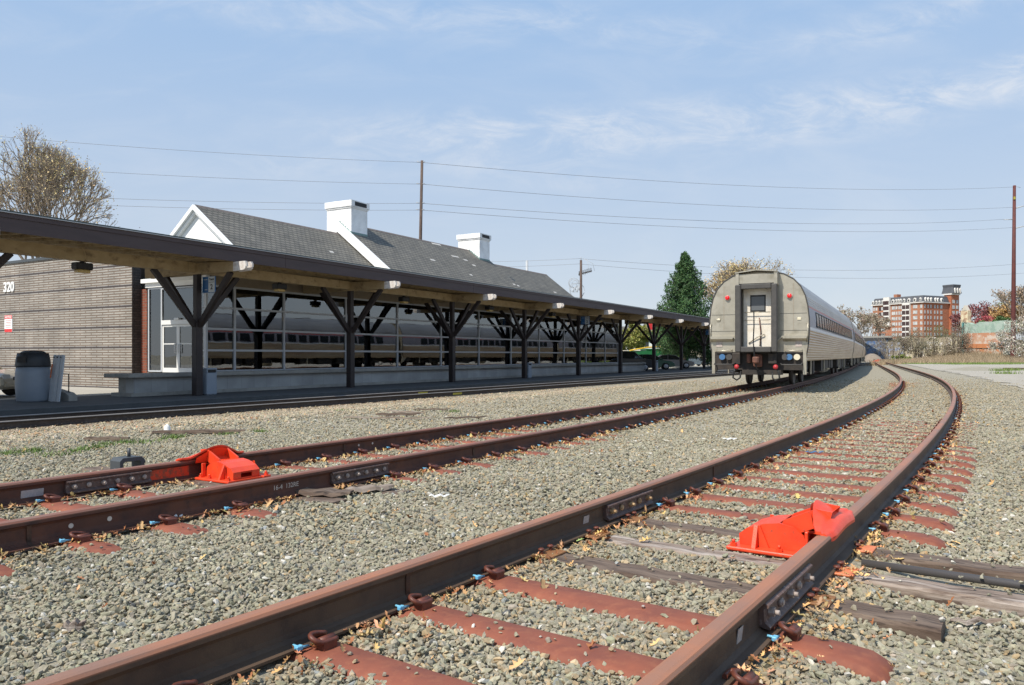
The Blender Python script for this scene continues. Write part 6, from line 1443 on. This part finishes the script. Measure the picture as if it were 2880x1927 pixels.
# railway overbridge at the vanishing point
a_, b_ = P(2385, 1000, 262), P(2500, 1000, 250); br_ = empty('road_bridge', (0, 0, 0), 0, 'low concrete road bridge with dark underside at the vanishing point of the tracks', 'bridge')
zd = zpx(951, 256); MB().beam((a_.x, a_.y, zd - .45), (b_.x, b_.y, zd - .45), 5, .9).build('deck', M('bridge_dark', (0.05, 0.052, 0.055), rough=.8), br_)
MB().beam((a_.x, a_.y - 2.3, zd + .3), (b_.x, b_.y - 2.3, zd + .3), .3, .6).build('parapet', m_conc, br_)
a_, b_ = P(2412, 1000, 262), P(2498, 1000, 258); gw = empty('graffiti_wall', (0, 0, 0), 0, 'grey abutment wall with blue graffiti below the road bridge', 'wall')
def gwm(name, base, c2, c3, sc=.5): return M(name, base, c2, scale=sc, rough=.85, c3=c3, s3=sc * 1.7, t3=(.52, .58), thr=(.46, .56), detail=3)
MB().beam((a_.x, a_.y, 2.0), (b_.x, b_.y, 2.0), .6, zpx(958, 260) * 2 - 4.0 + .0).build('wall_face', gwm('graffiti_blue', (0.10, 0.105, 0.12), (0.08, 0.14, 0.28), (0.20, 0.24, 0.30), .7), gw)
dpile = patch('spoil_heap', np.linspace(P(2428, 0, 200).x, P(2478, 0, 200).x, 16), np.linspace(196, 204, 8), M('spoil_sand', (0.26, 0.215, 0.17), (0.20, 0.165, 0.13), scale=1.2, rough=.95, bump=.05, bscale=6), 0, 'thing', lambda X, Y: ground(X, Y) + 2.2 * np.clip(1 - ((X - P(2452, 0, 200).x) / 2.4) ** 2 - ((Y - 200) / 4) ** 2, 0, 1) ** .8 - .05)
tag(dpile, 'small heap of pale spoil below the road bridge', 'heap')
def wallrun(name, label, sx0, sx1, Y0, Y1, sy_top, sy_bot, mat, th=.5, cat='wall', top=None):
    a, b = P(sx0, 1000, Y0), P(sx1, 1000, Y1); T = empty(name, (a.x, a.y, 0), math.atan2(b.y - a.y, b.x - a.x), label, cat); Lw = (b - a).length; g = random.Random(int(sx0))
    z0, z1 = zpx(sy_bot, Y0) - 1.0, zpx(sy_top, (Y0 + Y1) / 2); n = 14
    prof = [(0, z0)] + [(Lw * i / n, z1 + g.uniform(-.16, .12)) for i in range(n + 1)] + [(Lw, z0)]
    MB().prism(prof, 'y', 0, th).build('wall_face', mat, T); return T, Lw, z0, z1
wallrun('graffiti_wall', 'long crumbling cream wall with pale graffiti circles behind the undergrowth', 2545, 2700, 172, 165, 948, 998, gwm('graffiti_cream', (0.50, 0.44, 0.30), (0.32, 0.27, 0.19), (0.62, 0.58, 0.52), .55))
wallrun('graffiti_wall', 'low cream wall fragment left of the long graffiti wall', 2492, 2543, 178, 176, 962, 998, gwm('graffiti_cream_pale', (0.38, 0.35, 0.28), (0.24, 0.21, 0.17), (0.30, 0.36, 0.5), .6))
ru, Lr, rz0, rz1 = wallrun('ruined_warehouse', 'roofless warehouse wall with green top and faded orange mural', 2713, 2850, 160, 150, 981, 1003, gwm('mural_base', (0.50, 0.44, 0.36), (0.52, 0.22, 0.10), (0.30, 0.15, 0.10), .8), 1.2, 'ruined building')
zz1, zz2, zz3 = zpx(979, 155), zpx(936, 155), zpx(908, 155)
MB().prism([(-.2, zz1), (Lr * .80, zz1), (Lr * .93, zz2), (-.2, zz2)], 'y', -.12, 1.1).build('mural', gwm('mural_orange', (0.55, 0.36, 0.25), (0.50, 0.25, 0.15), (0.60, 0.50, 0.42), .45), ru)
MB().prism([(-.2, zz1 + .02), (Lr * .80, zz1 + .02), (Lr * .84, zpx(968, 155)), (-.2, zpx(966, 155))], 'y', -.16, -.125).build('mural_band', M('mural_band_orange', (0.58, 0.24, 0.10), (0.50, 0.20, 0.09), scale=.8, rough=.85), ru)
g = random.Random(2); MB().prism([(-.1, zz2 + .01)] + [(Lr * i / 12, zz3 + g.uniform(-.2, .2) + .35 * i / 12) for i in range(13)] + [(Lr, zz2 + .01)], 'y', -.10, 1.0).build('green_wall', gwm('wall_green', (0.33, 0.44, 0.36), (0.40, 0.48, 0.42), (0.28, 0.38, 0.32), .5), ru)
MB().box(-.6, -.2, -.2, 1.6, rz0, zz3 + .3).build('corner_pier', M('pier_teal', (0.10, 0.28, 0.27), rough=.8), ru)
tw, Lt, a0, a1 = wallrun('gable_ruin', 'tall narrow cream gable fragment left of the ruined warehouse', 2702, 2722, 200, 198, 874, 1000, gwm('ruin_cream', (0.66, 0.58, 0.40), (0.55, 0.42, 0.28), (0.40, 0.25, 0.16), .7), 1.2, 'ruined building')
MB().box(Lt, Lt + 1.0, 0, 1.2, a0, zpx(905, 199)).box(Lt + 1.0, Lt + 1.8, 0, 1.2, a0, zpx(930, 199)).build('stepped_side', gwm('ruin_brick', (0.55, 0.36, 0.26), (0.60, 0.50, 0.38), (0.36, 0.18, 0.12), .8), tw)
MB().prism([(.2, a1), (Lt * .5, a1 + 1.4), (Lt * .9, a1)], 'y', 0, 1.1).build('peak', m_concpale, tw)
def gz(sx, Y): p = P(sx, 1000, Y); return (p.x, p.y, float(ground(p.x, p.y)))
SH = [('brown twiggy thicket in front of the apartment block left of the cream wall', 2512, 158, 4.6, 5.0, (.20, .165, .12), 1500, 34, .09),
      ('green-tinged bush before the brown thicket', 2534, 150, 2.2, 1.4, (.19, .22, .06), 1700, 8, .10),
      ('tall leafless thicket rising over the cream wall near its left end', 2582, 158, 3.4, 5.6, (.21, .18, .11), 1300, 34, .09),
      ('scrubby brown bush on the cream wall below the white balcony bay', 2622, 160, 3.4, 3.9, (.17, .16, .09), 900, 26, .09),
      ('olive scrub spilling over the middle of the cream wall', 2648, 176, 4.6, 4.9, (.15, .17, .07), 1900, 20, .10),
      ('dense brown thicket at the right end of the cream wall', 2690, 156, 3.4, 5.4, (.21, .17, .12), 1900, 40, .09),
      ('low brown bush in front of the long cream wall', 2655, 154, 4.2, 1.3, (.19, .15, .09), 1500, 20, .09)]
for lb, sx, Y, rx, H_, c, n, st_, sz in SH: leafy('bare_shrub', lb, gz(sx, Y), rx, rx * .7, H_ * .66, c, int(n * 2.4), sz, 'bush', False, 22, stems=st_, zb=-.2, group='shrubs along the graffiti walls')
leafy('blossom_shrub', 'white blossoming bush against the mural just left of the rust red pole', gz(2825, 142), 2.3, 2, 2.6, (.42, .40, .33), 3000, .11, 'bush', False, 18, col2=(.58, .55, .50), stems=14, zb=-.3)
leafy('blossom_shrub', 'large white blossoming bush at the right edge beyond the rust red pole', gz(2880, 128), 3.2, 3, 4.3, (.40, .37, .30), 5200, .11, 'bush', False, 26, col2=(.60, .57, .52), stems=20, zb=-.3)
leafy('flowering_tree', 'dark red flowering tree behind the cream gable fragment', (P(2745, 0, 230).x, 230, 2), 6.8, 5, 6.0, (.22, .075, .075), 8000, .24, 'tree', True, 30, zb=3.2)
leafy('flowering_tree', 'pink-red blossoming tree right of the dark red one', (P(2768, 0, 215).x, 215, 2), 4.6, 4, 3.6, (.42, .10, .11), 4200, .20, 'tree', True, 24, zb=3.0)
leafy('orange_tree', 'orange-tan budding tree above the green topped wall', (P(2838, 0, 225).x, 225, 2), 7.2, 5, 5.2, (.42, .27, .11), 8000, .24, 'tree', True, 28, zb=4.5)
leafy('green_tree', 'dark green shrubby tree above the green topped wall', (P(2812, 0, 190).x, 190, 2), 4.6, 4, 2.4, (.07, .13, .035), 4500, .18, 'tree', True, 22, zb=4.6)
leafy('green_tree', 'yellow-green tree top behind the orange-tan tree', (P(2808, 0, 270).x, 270, 2), 5.5, 5, 5, (.22, .25, .08), 3800, .24, 'tree', True, 22, zb=7)
leafy('orange_tree', 'dull tan tree between the red trees and the orange-tan one', (P(2785, 0, 260).x, 260, 2), 5.5, 5, 4.2, (.28, .22, .12), 3500, .24, 'tree', True, 22, zb=4)
p = P(2890, 1000, 165); bare_tree('brown bare tree behind the blossoming bush at the right edge', (p.x, p.y, 2), 15, 7, 31, (.34, .25, .17), 2600, 6, .14, .55)
bx = P(2690, 1000, 260); tl = [('bare_shrub', 'low hazy scrub below the apartment block, left stretch', 2470, 300, 9, 4), ('bare_shrub', 'low hazy scrub below the apartment block, centre stretch', 2560, 300, 12, 4.5), ('bare_shrub', 'low hazy scrub below the tower of the apartment block', 2672, 290, 12, 5)]
for nm, lb, sx, Y, rx, rz in tl: leafy(nm, lb, (P(sx, 0, Y).x, Y, 3), rx, 5, rz * .7, (.20, .19, .10), 3600, .22, 'bush', False, 26, stems=12, group='scrub below the apartment block')
# dry undergrowth and grass on the field, too much to count
pts = []
for _ in range(900):
    Y = nr.uniform(112, 176); sx = nr.uniform(2462, 2960); p = P(sx, 0, Y); pts.append((p.x, p.y, 1.0))
blades('dry_undergrowth', pts, 38000, .85, .8, (.34, .26, .165), 'tangled dry brown undergrowth on the rough field before the walls', 'undergrowth', .7, 'stuff', .022)
pts = []
for sx0, sx1, Y0, Y1, n in ((2640, 2850, 100, 112, 60), (2800, 2960, 108, 128, 60), (2500, 2560, 120, 140, 18), (2560, 2640, 108, 116, 14)):
    for _ in range(n): Y = nr.uniform(Y0, Y1); p = P(nr.uniform(sx0, sx1), 0, Y); pts.append((p.x, p.y, .8))
for q in ((2812, 1043), (2850, 1042), (2826, 1052)): 
    g_ = G(q[0], q[1], 0); pts += [(g_.x, g_.y, .45)] * 2
blades('grass', pts, 9000, .26, .9, (.15, .225, .05), 'bright green grass tufts along the edge of the pale gravel lot', 'grass', .6, 'stuff', .022)
sc_ = G(2860, 1040, 0); tag(MB().box(-1.1, 1.3, -.12, .12, -.02, .12).build('loose_tie', m_wood), 'loose dark timber lying on the pale gravel at the right edge', 'timber').location = (sc_.x, sc_.y, float(ground(sc_.x, sc_.y)) + .05)
oq = P(2556, 1000, 150); of = empty('orange_barrier', (oq.x, oq.y, float(ground(oq.x, oq.y))), 0, 'small orange plastic barrier lying in the dry undergrowth', 'barrier'); MB().box(-1.2, 1.2, -.3, .3, 0, .75, .1).build('body', m_orange, of)
oq = fr_at(TC, 150, 0)[0]; of = derail('far orange derail on the right-hand track near the vanishing point'); of.location = (oq.x, oq.y, .02); of.scale = (1.6, 1.6, 1.6)
